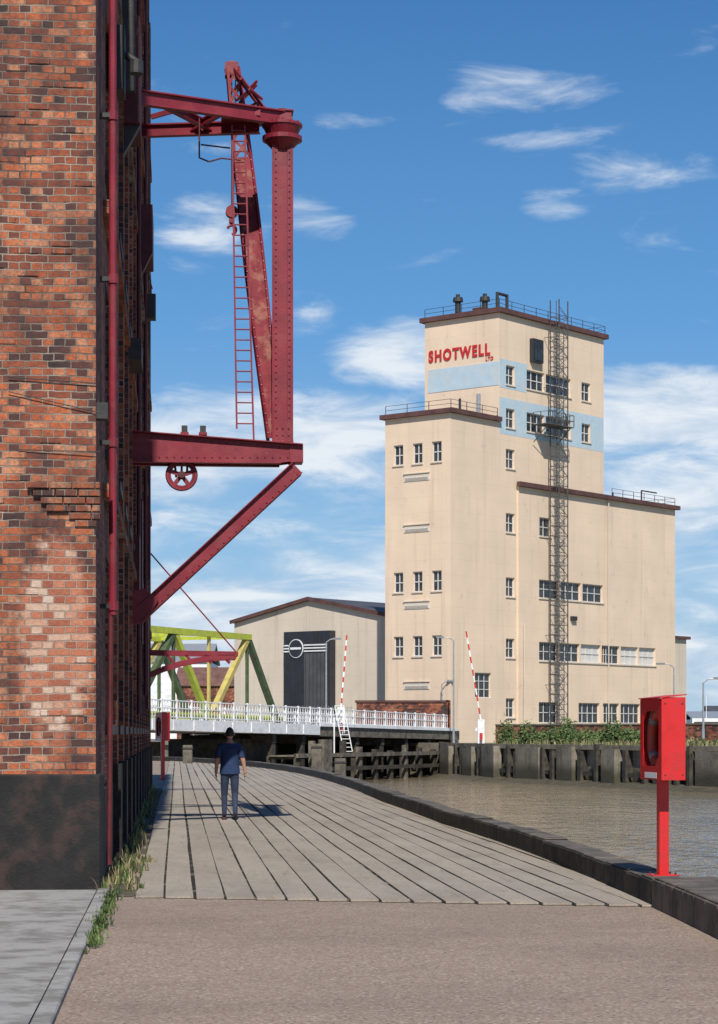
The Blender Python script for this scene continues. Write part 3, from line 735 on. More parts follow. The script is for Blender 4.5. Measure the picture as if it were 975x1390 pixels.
mb.face([(10.5,-.18,G0),(10.5,0,G0),(10.5,0,HC),(10.5,-.18,HC)],'cream')
mb.facade((7.62,0,0),(0,1,0),(1,0,0),0,8.7,HA-.3,HB,[],'cream')
mb.box(0,7.62,.0,DA,G0,HA,'cream',skip=('-x','-y')); mb.box(7.62,25.6,0,8.7,G0,HB,'cream',skip=('-x','-y')); mb.box(10.5,39.1,-.18,9,G0,HC,'cream',skip=('-x','-y'))
mb.box(39.1,42.2,.3,8,G0,11.5,'cream2')
mb.build('walls',silo)
mb=MB()
def roofslab(x0,x1,y0,y1,z,t=.42,o=.38): mb.box(x0-o,x1+o,y0-o,y1+o,z,z+t,'brown')
roofslab(0,7.2,0,DA,HA); roofslab(7.62,25.6,0,8.7,HB,.45)
mb.box(10.2,39.5,-.6,-.19,HC-.02,HC+.4,'brown'); mb.box(25.62,39.5,-.18,9.3,HC+.003,HC+.4,'brown'); mb.box(39.11,42.6,-.02,8.3,11.5,11.8,'brown')
for z in (24.8,20.1,13.07,5.7):
    mb.box(-.06,-.002,2.4,5.3,z-.05,z+.35,'frame')
    for k in range(4): mb.box(-.09,-.061,2.55,5.15,z+.02+k*.07,z+.045+k*.07,'cream2')
    mb.box(-.05,-.002,2.4,5.3,z+.352,z+.60,'cream2'); mb.box(-.14,-.003,2.35,5.35,z+.602,z+.68,'cream2')
mb.build('roof_edges',silo)
mb=MB()
mb.box(7.585,7.618,.02,8.3,34.1,36.3,'blue')
mb.build('painted_band',silo)
mb=MB()
def band(u0,u1,z0,z1): mb.box(u0,u1,-.012,-.003,z0,z1,'blue')
for (u0,u1) in ((7.63,8.7),(10.13,12.1),(15.1,15.35),(19.7,21.6),(23.2,25.58)): band(u0,u1,29.6,33.0)
for (u0,u1) in ((8.7,10.13),(12.1,15.1),(15.35,19.7),(21.6,23.2)):
    band(u0,u1,29.6,30.12); band(u0,u1,32.06,33.0)
band(7.63,8.7,33.9,36.6); band(10.13,12.1,33.9,36.6); band(8.7,10.13,33.9,34.15); band(8.7,10.13,36.1,36.6)
mb.build('painted_band_side',silo)
def lettering(txt,w_,h_,y_start,z_,name,off=.05):
    cu=bpy.data.curves.new(name,'FONT'); cu.body=txt; cu.size=1; cu.extrude=.02; cu.offset=off; cu.space_character=1.25
    t=bpy.data.objects.new('tmp',cu); link(t); bpy.context.view_layer.update()
    me=bpy.data.meshes.new_from_object(t.evaluated_get(bpy.context.evaluated_depsgraph_get())); bpy.data.objects.remove(t)
    xs=[v.co.x for v in me.vertices]; ys=[v.co.y for v in me.vertices]
    sx=w_/(max(xs)-min(xs)); sy=h_/(max(ys)-min(ys)); x0=min(xs);y0=min(ys)
    for v in me.vertices:
        u=(v.co.x-x0)*sx; h=(v.co.y-y0)*sy; dd=v.co.z
        v.co=(7.62-.06-dd,y_start-u,z_+h)
    me.materials.clear(); me.materials.append(M['signred'])
    o=bpy.data.objects.new(name,me); link(o,silo); return o
lettering('SHOTWELL',7.2,1.15,8.2,36.98,'lettering',.042); lettering('LTD',.85,.35,1.5,36.5,'lettering_small',.02)
def rail(mb,pts,h=.95,sp=1.3,k='dark',r=.035,mid=True):
    for a,b in zip(pts[:-1],pts[1:]):
        a=Vector(a);b=Vector(b); L_=(b-a).length; n=max(1,int(L_/sp))
        for i in range(n+1): 
            c=a.lerp(b,i/n); mb.beam(c,c+Vector((0,0,h)),r*1.3,r*1.3,k)
        mb.beam(a+Vector((0,0,h)),b+Vector((0,0,h)),r,r,k)
        if mid: mb.beam(a+Vector((0,0,h*.5)),b+Vector((0,0,h*.5)),r,r,k)
mb=MB()
z=HB+.45; rail(mb,[(7.5,8.6,z),(7.5,-.1,z),(25.7,-.1,z),(25.7,8.6,z)],.8,1.9)
z=HA+.42; rail(mb,[(-.1,7.4,z),(-.1,-.1,z),(7.2,-.1,z)],.8,1.9)
z=HC+.4; rail(mb,[(27,-.1,z),(39.2,-.1,z),(39.2,8,z)],.8,1.9)
mb.build('railings',silo)
mb=MB()
for (x,y) in ((8.2,5.2),(9.5,3.0)):
    mb.cyl((x,y,HB+.4),(x,y,HB+1.7),.28,'dark',12); mb.cyl((x,y,HB+1.7),(x,y,HB+2.1),.5,'dark',12,.45); mb.cyl((x,y,HB+2.1),(x,y,HB+2.4),.2,'dark',12)
mb.box(8.6,10.6,2.6,3.8,HB+.4,HB+1.0,'brown')
mb.cyl((10.4,2.2,HB+.4),(10.4,2.2,HB+2.6),.16,'dark',10); mb.cyl((10.4,2.2,HB+2.5),(12,2.2,HB+2.5),.14,'dark',10); mb.cyl((12,2.2,HB+.4),(12,2.2,HB+2.6),.16,'dark',10)
mb.box(10.6,14,2.4,4,HB+.4,HB+1.0,'dark')
mb.cyl((5.5,3,HA+.4),(5.5,3,HA+2.2),.12,'dark',8); mb.cyl((6.4,1.5,HA+.4),(6.4,1.5,HA+2.6),.2,'galv',8); mb.box(4.6,6.6,2.5,3.5,HA+.4,HA+.9,'dark')
for (x,hh) in ((30.5,1.2),(36,1.9)): mb.cyl((x,2,HC+.3),(x,2,HC+hh),.08,'dark',6)
mb.beam((36,2,HC+1.9),(39,2,HC+1.9),.12,.12,'dark')
mb.box(12.6,14.3,-.45,-.003,36.9,39.1,'anthracite'); mb.box(12.8,14.1,-.5,-.451,37.1,38.2,'pane')
mb.box(19.3,20.1,-.5,-.185,12.6,13,'dark')
mb.cyl((11.2,-.35,1),(11.2,-.35,12),.06,'cream2',6); mb.cyl((26.0,-.35,1),(26.0,-.35,HC),.06,'cream2',6)
mb.build('roof_plant',silo)
mb=MB()
x0,x1,y0,y1=15.0,16.5,-1.75,-.75; ztop=43.0
for x in (x0,x1):
    for y in (y0,y1): mb.beam((x,y,G0),(x,y,ztop),.085,.085,'midgrey')
z=G0+1;i=0
while z<ztop-1:
    for (a,b) in (((x0,y0),(x1,y0)),((x0,y1),(x1,y1)),((x0,y0),(x0,y1)),((x1,y0),(x1,y1))):
        mb.beam((a[0],a[1],z),(b[0],b[1],z),.04,.04,'midgrey')
    a,b=((x0,x1) if i%2 else (x1,x0)); mb.beam((a,y0,z),(b,y0,z+.95),.04,.04,'midgrey'); mb.beam((x1,y0,z),(x1,y1,z+.95),.03,.03,'midgrey')
    if i%5==0:
        for x in (x0,x1): mb.beam((x,y1,z),(x,-.02,z),.05,.05,'midgrey')
    z+=.95;i+=1
z=G0+1
while z<ztop-1:
    mb.beam((15.5,-1.1,z),(16.0,-1.1,z),.03,.04,'midgrey'); z+=.35
for x in (15.5,16.0): mb.beam((x,-1.1,G0),(x,-1.1,ztop),.045,.045,'midgrey')
mb.box(12.8,17.2,-2.0,-.3,30.9,30.98,'midgrey'); rail(mb,[(12.8,-.3,31),(12.8,-2,31),(17.2,-2,31),(17.2,-.3,31)],1.1,.7,'midgrey',.045)
mb.beam((13,-.2,29.3),(13,-1.9,30.9),.07,.07,'midgrey'); mb.beam((16.8,-.2,29.3),(16.8,-1.9,30.9),.07,.07,'midgrey')
mb.build('stair_mast',silo)

# ---------------------------------------------------------------- shed
L2=20.4
shed=root('warehouse_shed',(3.04,215,0),math.atan2(.779,.627))
mb=MB()
ze=12.95; zp=14.95; LX=34
mb.face([(0,0,.5),(0,L2,.5),(0,L2,ze),(0,L2/2,zp),(0,0,ze)],'cream2')
mb.face([(0,0,.5),(LX,0,.5),(LX,0,ze),(0,0,ze)],'cream2'); mb.face([(0,L2,.5),(LX,L2,.5),(LX,L2,ze),(0,L2,ze)],'cream2')
mb.face([(LX,0,.5),(LX,L2,.5),(LX,L2,ze),(LX,L2/2,zp),(LX,0,ze)],'cream2')
mb.build('walls',shed)
mb=MB()
for sgn in (0,1):
    ye=-.3 if sgn==0 else L2+.3
    mb.hexa([(-.3,ye,ze),(LX,ye,ze),(LX,L2/2,zp+.06),(-.3,L2/2,zp+.06),(-.3,ye,ze+.22),(LX,ye,ze+.22),(LX,L2/2,zp+.28),(-.3,L2/2,zp+.28)],'slate')
    mb.beam((-.35,ye,ze+.1),(-.35,L2/2,zp+.16),.12,.36,'brown')
for i in range(5): mb.box(5+i*5.5,7.6+i*5.5,2.2,5.5,ze+.72,ze+1.02,'galv')
mb.build('roof',shed)
mb=MB()
mb.box(-.9,-.01,6.9,12.9,.5,11.8,'anthracite')
for i in range(12): mb.box(-.93,-.901,7.0+i*.5,7.06+i*.5,.6,11.7,'dark')
mb.box(-.93,-.9005,7.3,10.2,.6,9.6,'slate')
mb.box(-.02,-.005,1.5,2.5,.5,4,'anthracite')
mb.build('loading_bay',shed)
mb=MB(); mb.cyl((-1.02,11.2,10.1),(-.94,11.2,10.1),.95,'white',28); mb.cyl((-1.05,11.2,10.1),(-1.021,11.2,10.1),.86,'anthracite',28)
for k in range(3):
    z=9.75+k*.3; mb.box(-.98,-.94,12.2,12.85,z,z+.13,'white'); mb.box(-.98,-.94,7.2,10.2,z,z+.13,'white')
mb.box(-1.07,-1.051,10.5,11.9,10.0,10.22,'white')
mb.build('round_sign',shed)

# ---------------------------------------------------------------- bridge
bd=Vector((.42,.908,0)).normalized()
bridge=root('lifting_bridge',(-14.1,150,0),math.atan2(bd.y,bd.x))
W=8.5
def dz(t): return 2.65-(t)*.0135
mb=MB()
T1=26.3;T2=52.5
mb.hexa([(-28,0,dz(-28)-.8),(T1,0,dz(T1)-.8),(T1,W,dz(T1)-.8),(-28,W,dz(-28)-.8),(-28,0,dz(-28)),(T1,0,dz(T1)),(T1,W,dz(T1)),(-28,W,dz(-28))],'white')
mb.hexa([(T1+.05,.1,dz(T1)-.9),(T2+3,.1,dz(T2)-.9),(T2+3,W,dz(T2)-.9),(T1+.05,W,dz(T1)-.9),(T1+.05,.1,dz(T1)-.1),(T2+3,.1,dz(T2)-.1),(T2+3,W,dz(T2)-.1),(T1+.05,W,dz(T1)-.1)],'timber_g')
mb.beam((T1,.05,dz(T1)-.0),(T2+2,.05,dz(T2)-.0),.2,.25,'white')
for i in range(18): mb.box(-26+i*2.9,-25.9+i*2.9,-.06,-.002,dz(-26+i*2.9)-.75,dz(-26+i*2.9)-.06,'white')
mb.build('deck',bridge)
mb=MB()
for y in (0.05,W):
    for (a,b) in ((-28,T1),(T1,T2)):
        p=Vector((a,y,dz(a)));q=Vector((b,y,dz(b))); L_=b-a
        for h in (.15,.75,1.28): mb.beam(p+Vector((0,0,h)),q+Vector((0,0,h)),.08,.08,'white')
        n=int(L_/.42)
        for i in range(n+1):
            c=p.lerp(q,i/n); bigp=(i%5==0); w_=.14 if bigp else .045
            mb.beam(c,c+Vector((0,0,1.38 if bigp else 1.28)),w_,w_,'white')
mb.build('parapet_railing',bridge)
mb=MB()
ztp=8.75
for y,cc in ((.5,0),(W-.5,1)):
    bots=[19.9,9.03,-1.9,-12.8,-23]; tops=[14.9,3.9,-7,-17.8]
    mb.beam((tops[0]+.3,y,ztp),(-22,y,ztp),.5,.42,'lime')
    mb.beam((bots[0]+.6,y,dz(bots[0])+.3),(-28,y,dz(-28)+.3),.4,.4,'lime')
    for i,t in enumerate(tops):
        mb.beam((t,y,ztp),(bots[i],y,dz(bots[i])),.42,.40,'shaded_green' if i==0 else 'lime'); mb.beam((t,y,ztp-.1),(bots[i+1],y,dz(bots[i+1])),.42,.38,'yellow' if i==0 else 'shaded_green')
        mb.beam((t,y,ztp-.1),(t,y,dz(t)),.2,.2,'shaded_green')
    for b_ in bots[1:4]: mb.beam((b_,y,ztp-.1),(b_,y,dz(b_)),.2,.2,'yellow')
for t in (14.9,9,3.9,-1.9,-7,-12.8): mb.beam((t,.6,ztp),(t,W-.6,ztp),.22,.25,'lime')
mb.build('truss',bridge)
mb=MB()
for t in (19,24,29,34,39,44,49):
    for y in (.6,3,5.5,8): mb.box(t-.25,t+.25,y-.25,y+.25,WZ-.5,dz(t)-.8,'timber')
    mb.box(t-.3,t+.3,.3,8.2,dz(t)-1.5,dz(t)-.92,'timber')
mb.box(17,22,2,8.4,WZ-.5,1.2,'timber'); mb.box(22,54,8.3,8.6,WZ-.5,1.5,'timber'); mb.box(-3,10,5,8.4,WZ-.5,1.0,'timber'); 
mb.build('piers',bridge)
jet=root('timber_jetty',(-14.1,150,0),math.atan2(bd.y,bd.x))
mb=MB()
for i,t in enumerate([17,19.5,22,25,28,31,34,37,40,43,46,49]):
    y=-2.6; hh=.3+(.75 if i in(1,3) else random.uniform(-.2,.35))
    mb.box(t-.2,t+.2,y-.2,y+.2,WZ-.5,hh,'timber_g' if i%3==1 else 'timber'); mb.box(t-.15,t+.15,-.4,-.1,WZ-.5,-.1,'timber')
    mb.beam((t,y,-.2),(t,-.2,-.2),.2,.25,'timber')
for z in (-.05,-1.1): mb.beam((16.5,-2.85,z),(49.5,-2.85,z),.18,.3,'timber_g' if z>-.5 else 'timber')
mb.box(16.6,49.4,-2.5,-.4,-.12,-.02,'timber_g')
mb.box(20,21.4,-3.4,-2.9,WZ-.5,1.15,'timber_g')
mb.build('frame',jet)

def barrier(name,px0,py0,px1,py1,Y,zb0):
    r=root(name,(wx(px0,Y),Y,0)); mb=MB()
    p=Vector((0,0,wz(py0,Y))); q=Vector((wx(px1,Y)-wx(px0,Y),0,wz(py1,Y))); n=14
    for i in range(n): mb.beam(p.lerp(q,i/n),p.lerp(q,(i+1)/n),.12,.16,'signred' if i%2 else 'white',)
    mb.box(-.3,.3,-.3,.3,zb0,p.z+.1,'white'); mb.box(-.12,.12,-.6,-.36,zb0+.3,zb0+.9,'signred')
    mb.beam((.2,0,p.z-.2),(-.45,0,p.z-.9),.1,.25,'white')
    mb.build('arm_and_base',r); return r
barrier('traffic_barrier',463,962,471,862,178,1.6); barrier('traffic_barrier',653,978,633,857,192,.75)
def lamp(px,ytop,Y,side=1,z0=.75,L_=1.6):
    r=root('street_lamp',(wx(px,Y),Y,0)); mb=MB(); zt=wz(ytop,Y)
    mb.cyl((0,0,z0),(0,0,z0+1.2),.12,'galv',8,.11); mb.cyl((0,0,z0+1.2),(0,0,zt-.25),.085,'galv',8,.055)
    mb.cyl((0,0,zt-.25),(side*.35,0,zt),.05,'galv',6); mb.cyl((side*.35,0,zt),(side*L_,0,zt+.05),.045,'galv',6)
    mb.box(side*L_-.35,side*L_+.35,-.14,.14,zt-.02,zt+.14,'grey'); mb.build('pole_and_head',r)
lamp(443,868,185,1,1.8,.9); lamp(616,866,195,-1,.75,1.2); lamp(915,902,185,-1,.75,1.1); lamp(955,922,160,1,.75,1.1); lamp(600,925,200,1,.75,.8)
r=root('access_ladder',(wx(470,176),176,0)); mb=MB()
for k in range(2):
    mb.beam((-.9+k*.7,0,wz(958,176)),(-.2+k*.7,0,wz(1020,176)),.07,.07,'white')
for i in range(12):
    t=i/11; mb.beam((-.9+.7*t,0,wz(958+62*t,176)),(-.2+.7*t,0,wz(958+62*t,176)),.05,.05,'white')
mb.beam((-.95,0,-.1),(-.95,0,2.9),.1,.1,'white'); mb.build('rails_and_rungs',r)

# ---------------------------------------------------------------- far bank clutter
def worldbox(mb,px0,px1,Y,z0,z1,dep,k): mb.box(wx(px0,Y),wx(px1,Y),Y,Y+dep,z0,z1,k)
r=root('brick_wall',(0,0,0)); mb=MB()
def wallseg(mb,a,b,z0,z1,t,k): mb.beam((a[0],a[1],(z0+z1)/2),(b[0],b[1],(z0+z1)/2),t,z1-z0,k)
wallseg(mb,(wx(675,192),192),(wx(1010,168),168),.7,2.3,.35,'brick_red'); wallseg(mb,(wx(675,192),191.97),(wx(1010,168),167.97),2.3,2.42,.45,'quaywall')
mb.build('wall_and_coping',r)
r=root('brick_outbuilding',(0,0,0)); mb=MB(); worldbox(mb,484,606,199.5,.7,4.4,1.2,'brick_red'); worldbox(mb,482,608,199.4,4.4,4.6,1.5,'brown')
worldbox(mb,606,612,199.4,.7,4.6,.5,'brick_red'); mb.build('walls',r)
def lowbuilding(name,px0,px1,Y,zt,dep,wall,roofk,pitch=1.5,wins=5):
    x0,x1=wx(px0,Y),wx(px1,Y); r=root(name,(x0,Y,0)); L_=x1-x0; mb=MB()
    hs_=[]
    for i in range(wins):
        u=L_*(i+.5)/wins; hs_.append((u-.7,u+.7,1.8,min(3.3,zt-.5),2,2))
    mb.facade((0,0,0),(1,0,0),(0,1,0),0,L_,.6,zt,hs_,wall,.15)
    mb.box(0,L_,0,dep,.6,zt,wall,skip=('-y',))
    mb.hexa([(-.3,-.3,zt+.003),(L_+.3,-.3,zt+.003),(L_+.3,dep/2,zt+pitch),(-.3,dep/2,zt+pitch),(-.3,-.3,zt+.15),(L_+.3,-.3,zt+.15),(L_+.3,dep/2,zt+pitch+.15),(-.3,dep/2,zt+pitch+.15)],roofk)
    mb.hexa([(-.3,dep/2,zt+pitch),(L_+.3,dep/2,zt+pitch),(L_+.3,dep+.3,zt+.003),(-.3,dep+.3,zt+.003),(-.3,dep/2,zt+pitch+.15),(L_+.3,dep/2,zt+pitch+.15),(L_+.3,dep+.3,zt+.15),(-.3,dep+.3,zt+.15)],roofk)
    mb.build('walls_and_roof',r)
lowbuilding('industrial_unit',120,286,330,12.2,18,'white','galv',3,4)
lowbuilding('tiled_roof_house',240,345,300,8.0,12,'brick_red','orange_tile',2.6,4)
lowbuilding('metal_shed',330,420,262,6.5,10,'anthracite','slate',.8,2)
lowbuilding('industrial_unit',942,1100,420,4.2,20,'white','galv',1.5,6)
lowbuilding('tiled_roof_house',966,1150,600,6,20,'brick_red','slate',3,6)
for (px0,px1,Y,z) in ((262,330,240,.75),(335,395,236,.75)):
    r=root('shipping_container',(wx(px0,Y),Y,z)); mb=MB(); L_=wx(px1,Y)-wx(px0,Y)
    mb.box(0,L_,.05,2.4,.05,2.7,'anthracite')
    n=int(L_/.3)
    for i in range(n): mb.box(i*.3+.05,i*.3+.2,-.02,.0495,.2,2.55,'slate')
    for x in (0,L_-.15): mb.box(x,x+.15,-.04,.1,0,2.8,'grey')
    mb.box(0,L_,-.03,.08,2.66,2.8,'grey'); mb.build('body',r)
r=root('metal_fence',(0,0,0)); mb=MB()
x0,x1=wx(300,208),wx(480,208)
x=x0
while x<x1: mb.beam((x,208,1),(x,208,4.2),.04,.04,'grey'); x+=.35
for z in (1.6,4.0): mb.beam((x0,208.05,z),(x1,208.05,z),.05,.05,'grey')
mb.build('pales_and_rails',r)
r=root('moored_boat',(wx(965,250),250,.8)); mb=MB()
mb.prism([(-3.6,1.0),(-3.0,0),(3.6,0),(4.6,1.3),(3.4,1.05)],-1.1,1.1,'white'); mb.box(-2.2,1.4,-.8,.8,1.0,2.5,'white'); mb.box(-2.0,1.2,-.82,-.801,1.5,2.1,'pane'); mb.beam((-.5,0,2.5),(-.5,0,5),.06,.06,'white')
mb.build('hull_and_cabin',r)
cl=[]
for i in range(110):
    t=random.random(); px=678+t*200
    Y=178-t*21+random.uniform(-2,2)
    env=.45+.55*abs(math.sin(t*9.3+.9))*abs(math.cos(t*21))
    h=random.uniform(.8,2.2)*(1.2 if t<.2 else .95)*env+.3
    cl.append((wx(px,Y)+.3,Y,GZ,random.uniform(.3,1.0),random.uniform(.3,1.0),h))
leafmass('bushes',cl,120,.13,('leaf','leaf','leaf2','leaf2'))
cl=[]
for i in range(24):
    t=random.random(); px=880+t*110; Y=166-t*14; cl.append((wx(px,Y),Y,GZ,.7,.7,random.uniform(.2,.6)))
leafmass('shrubs',cl,80,.14,('leaf2','straw','leaf'))
spots=[]
for i in range(60):
    t=random.random(); a=Vector((10.8,173,0)).lerp(Vector((22.9,141,0)),t); spots.append((a.x+random.uniform(.1,1.2),a.y+random.uniform(0,.8),GZ,random.uniform(.8,2.2)))
tufts('tall_grass',spots,('leaf2','straw','leaf','straw'),22,.22,.25,.018)
cl=[]
for i in range(150):
    x=random.uniform(-260,420); Y=random.uniform(640,720); cl.append((x,Y,GZ+1,random.uniform(4,8),4,random.uniform(4,8)))
leafmass('distant_trees',cl,70,1.0)

# ---------------------------------------------------------------- lifebuoy housings
def lifebuoy(loc,rz,scale=1,zbase=0,post_w=.10,boxz=1.40):
    r=root('lifebuoy_station',loc,rz); r.scale=(scale,)*3
    mb=MB()
    mb.box(-post_w/2,post_w/2,-.05,.05,zbase,boxz-.35,'boxred'); mb.box(-.13,.13,-.12,.12,zbase,zbase+.015,'boxred')
    for sx in (-.1,.1):
        for sy in (-.09,.09): mb.cyl((sx,sy,zbase+.015),(sx,sy,zbase+.035),.012,'dark',6)
    mb.build('post',r,bevel=.004)
    mb=MB(); z0=boxz-.4; z1=boxz+.39; hw=.36; d0=-.115;d1=.115
    t=.008
    mb.box(d1-t,d1,-hw,hw,z0,z1,'boxred')
    mb.box(d0,d1-t,-hw,-hw+t,z0,z1,'boxred'); mb.box(d0,d1-t,hw-t,hw,z0,z1,'boxred')
    mb.box(d0,d1-t,-hw+t,hw-t,z0,z0+t,'boxred'); mb.hexa([(d0-.02,-hw-.01,z1-.01),(d1+.01,-hw-.01,z1+.02),(d1+.01,hw+.01,z1+.02),(d0-.02,hw+.01,z1-.01),(d0-.02,-hw-.01,z1+.0),(d1+.01,-hw-.01,z1+.03),(d1+.01,hw+.01,z1+.03),(d0-.02,hw+.01,z1+.0)],'boxred')
    mb.box(d0-.006,d0,-hw,-hw+.10,z0,z1-.012,'boxred'); mb.box(d0-.006,d0,hw-.10,hw,z0,z1-.012,'boxred'); mb.box(d0-.006,d0,-hw+.10,hw-.10,z0,z0+.13,'boxred'); mb.box(d0-.006,d0,-hw+.10,hw-.10,z1-.13,z1-.012,'boxred')
    for sy in (-1,1):
        for (za,zs_) in ((z0+.13,1),(z1-.13,-1)):
            yy=sy*(hw-.10); v=[(d0-.003,yy,za),(d0-.003,yy-sy*.12,za),(d0-.003,yy,za+zs_*.12)]; mb.face(v,'boxred')
    mb.box(d0-.008,d0-.0065,-.2,.2,z0+.015,z0+.07,'white')
    for sz in (z0+.05,z1-.06):
        for sx in (d0+.03,d1-.03): mb.cyl((sx,-hw,sz),(sx,-hw-.006,sz),.008,'dark',8)
    mb.build('housing',r,bevel=.004)
    mb=MB(); mb.ring((-.03,0,boxz),(1,0,0),.25,.05,'orange',28,8)
    for i in range(4):
        a=i*math.pi/2+.78; c=Vector((-.03,.25*math.cos(a),boxz+.25*math.sin(a))); tn=Vector((0,-math.sin(a),math.cos(a)))
        mb.cyl(c-tn*.03,c+tn*.03,.053,'grey',10)
    mb.ring((-.06,0,boxz),(1,0,0),.31,.008,'grey',20,5)
    mb.build('ring_buoy',r,smooth=True)
    return r
Yp=21.35
lifebuoy((wx(900,Yp),Yp,0),R(9),1,.27,.095,1.60)
lb=lifebuoy((wx(221,78),78,0),R(20),1.25,.0,.10,1.5)

for px,Y,h in ((255,118,1.0),(430,112,1.1),(462,100,.5)):
    r=root('mooring_post',(wx(px,Y),Y,0)); mb=MB(); mb.box(-.25,.25,-.25,.25,-2.5,h,'timber_g'); mb.box(-.28,.28,-.28,.28,h-.25,h-.12,'dark'); mb.build('post',r,bevel=.03)

# ---------------------------------------------------------------- man walking away
def skinmesh(name,verts,edges,rootidx,levels=2):
    bm=bmesh.new(); lay=bm.verts.layers.skin.verify(); vs=[]
    for (p,r) in verts:
        v=bm.verts.new(p); v[lay].radius=r if isinstance(r,tuple) else (r,r); vs.append(v)
    for a,b in edges: bm.edges.new((vs[a],vs[b]))
    vs[rootidx][lay].use_root=True
    me=bpy.data.meshes.new(name); bm.to_mesh(me); bm.free()
    o=bpy.data.objects.new(name,me); link(o)
    s=o.modifiers.new('skin','SKIN'); s.use_smooth_shade=True
    u=o.modifiers.new('sub','SUBSURF'); u.levels=levels; u.render_levels=levels
    bpy.context.view_layer.update()
    m2=bpy.data.meshes.new_from_object(o.evaluated_get(bpy.context.evaluated_depsgraph_get())); m2.name=name
    bpy.data.objects.remove(o); o=bpy.data.objects.new(name,m2); link(o)
    for p in m2.polygons: p.use_smooth=True
    return o
YM=41.3
man=root('walking_man',(wx(312,YM),YM,.024),R(4))
vs=[((0,0,.93),(.15,.115)),((0,.0,1.05),(.148,.11)),((0,.01,1.22),(.17,.12)),((0,-.005,1.36),(.15,.10)),((0,.0,1.445),(.06,.06)),((0,.02,1.53),(.052,.055)),
 ((-.165,0,1.375),.068),((-.235,-.01,1.12),.047),((-.255,.07,.90),.031),((-.257,.09,.85),.032),
 ((.165,0,1.375),.068),((.245,-.05,1.13),.047),((.285,-.03,.90),.031),((.29,-.02,.85),.032),
 ((-.09,0,.86),.10),((-.10,.10,.49),.068),((-.10,.06,.10),.047),((-.105,.19,.035),.036),
 ((.09,0,.86),.10),((.095,.05,.48),.068),((.10,-.20,.14),.047),((.105,-.09,.045),.036)]
es=[(0,1),(1,2),(2,3),(3,4),(4,5),(3,6),(6,7),(7,8),(8,9),(3,10),(10,11),(11,12),(12,13),(0,14),(14,15),(15,16),(16,17),(0,18),(18,19),(19,20),(20,21)]
body=skinmesh('body',vs,es,0); body.parent=man
me=body.data; me.materials.clear()
for k in ('skin','navy','jeans','shoe'): me.materials.append(M[k])
for p in me.polygons:
    c=p.center; z=c.z; x=abs(c.x)
    if z<.10: k=3
    elif x>.19 and z<1.16: k=0
    elif z>1.435: k=0
    elif z<.94: k=2
    else: k=1
    if k==2 and c.z<.17 and c.x>0 and (c.y>-.17): k=3
    p.material_index=k
mb=MB()
n=20
def loop(cx,cy,z,rx,ry): return [(cx+rx*math.cos(2*math.pi*i/n),cy+ry*math.sin(2*math.pi*i/n),z) for i in range(n)]
def tube(loops,k):
    b=len(mb.v)
    for l in loops: mb.v+=l
    for j in range(len(loops)-1):
        for i in range(n): mb.f.append((b+j*n+i,b+j*n+(i+1)%n,b+(j+1)*n+(i+1)%n,b+(j+1)*n+i)); mb.m.append(mb.mi(k))
tube([loop(0,0,.86,.19,.135),loop(0,0,.92,.188,.135),loop(0,0,1.05,.172,.125),loop(0,.005,1.22,.186,.13),loop(0,0,1.34,.17,.12)],'navy')
for s_ in (-1,1):
    tube([loop(s_*.222,-.01 if s_<0 else -.03,1.17,.062,.064),loop(s_*.20,-.005,1.26,.064,.066),loop(s_*.17,0,1.37,.066,.068)],'navy')
mb.build('tshirt',man,smooth=True)
bm=bmesh.new(); bmesh.ops.create_uvsphere(bm,u_segments=24,v_segments=16,radius=1)
for v in bm.verts:
    x,y,z=v.co; jaw=1-.22*max(0,-z)
    v.co=(x*.077*jaw,y*.096*(1-.1*max(0,-z))+.028,z*.118+1.607)
    if y>.8 and abs(x)<.2 and -.35<z<.05: v.co.y+=.018
me=bpy.data.meshes.new('head'); bm.to_mesh(me); bm.free(); me.materials.append(M['skin'])
for p in me.polygons:p.use_smooth=True
o=bpy.data.objects.new('head',me); link(o,man)
bm=bmesh.new(); bmesh.ops.create_uvsphere(bm,u_segments=24,v_segments=16,radius=1)
dele=[]
for v in bm.verts:
    x,y,z=v.co
    if (z<-.45 and y<.2) or (y>=.2 and z<.0) or (y>.45 and z<.4): dele.append(v)
    f=1+random.uniform(-.02,.03)
    v.co=(x*.081*f,y*.101*f+.024,z*.122*f+1.611)
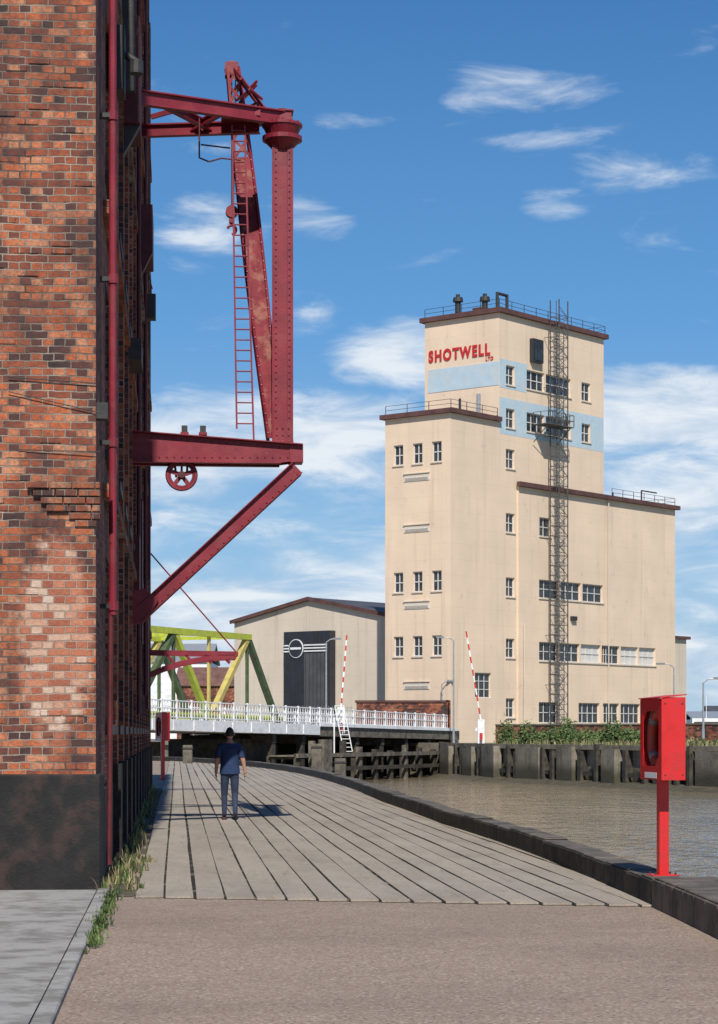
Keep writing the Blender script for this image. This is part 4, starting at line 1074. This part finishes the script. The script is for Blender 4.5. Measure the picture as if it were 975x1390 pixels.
bmesh.ops.delete(bm,geom=dele,context='VERTS')
me=bpy.data.meshes.new('hair'); bm.to_mesh(me); bm.free(); me.materials.append(M['hair'])
for p in me.polygons:p.use_smooth=True
o=bpy.data.objects.new('hair',me); link(o,man)
mb=MB()
for s_ in (-1,1):
    mb.ring((s_*.082,.03,1.60),(1,.3*s_,0),.022,.009,'skin',12,6); mb.cyl((s_*.03,.118,1.617),(s_*.03,.124,1.617),.011,'white',10); mb.cyl((s_*.03,.1235,1.617),(s_*.03,.1255,1.617),.005,'dark',8)
mb.beam((-.022,.121,1.553),(.022,.121,1.553),.008,.008,'boxred')
mb.build('face_and_ears',man)
def hand(sx,wr,name):
    verts=[((wr[0],wr[1],wr[2]+.02),(.022,.027)),((wr[0],wr[1]+.01,wr[2]-.06),(.020,.036))]; edges=[(0,1)]
    palm=skinmesh(name,verts,edges,0,1); palm.parent=man; palm.data.materials.clear(); palm.data.materials.append(M['skin'])
    for i,(dy,ln) in enumerate(((-.027,.062),(-.009,.075),(.009,.08),(.027,.072))):
        b=Vector((wr[0],wr[1]+.01+dy,wr[2]-.055)); c=b+Vector((-sx*.006,.004,-ln*.55)); e=c+Vector((-sx*.018,.004,-ln*.42))
        f=skinmesh('finger',[(tuple(b),.009),(tuple(c),.0085),(tuple(e),.007)],[(0,1),(1,2)],0,1); f.parent=man; f.data.materials.clear(); f.data.materials.append(M['skin'])
    b=Vector((wr[0],wr[1]+.03,wr[2]-.01)); c=b+Vector((-sx*.012,.03,-.03)); e=c+Vector((-sx*.006,.008,-.03))
    f=skinmesh('thumb',[(tuple(b),.011),(tuple(c),.010),(tuple(e),.008)],[(0,1),(1,2)],0,1); f.parent=man; f.data.materials.clear(); f.data.materials.append(M['skin'])
hand(-1,(-.257,.09,.86),'palm'); hand(1,(.29,-.02,.86),'palm')
mb=MB()
pr=[(-.145,0),(-.06,0),(-.06,.05),(-.145,.05)]
mb.prism(pr,.0,.24,'shoe')
mb.build('shoes',man,bevel=.015)
print('objects',len(bpy.data.objects))
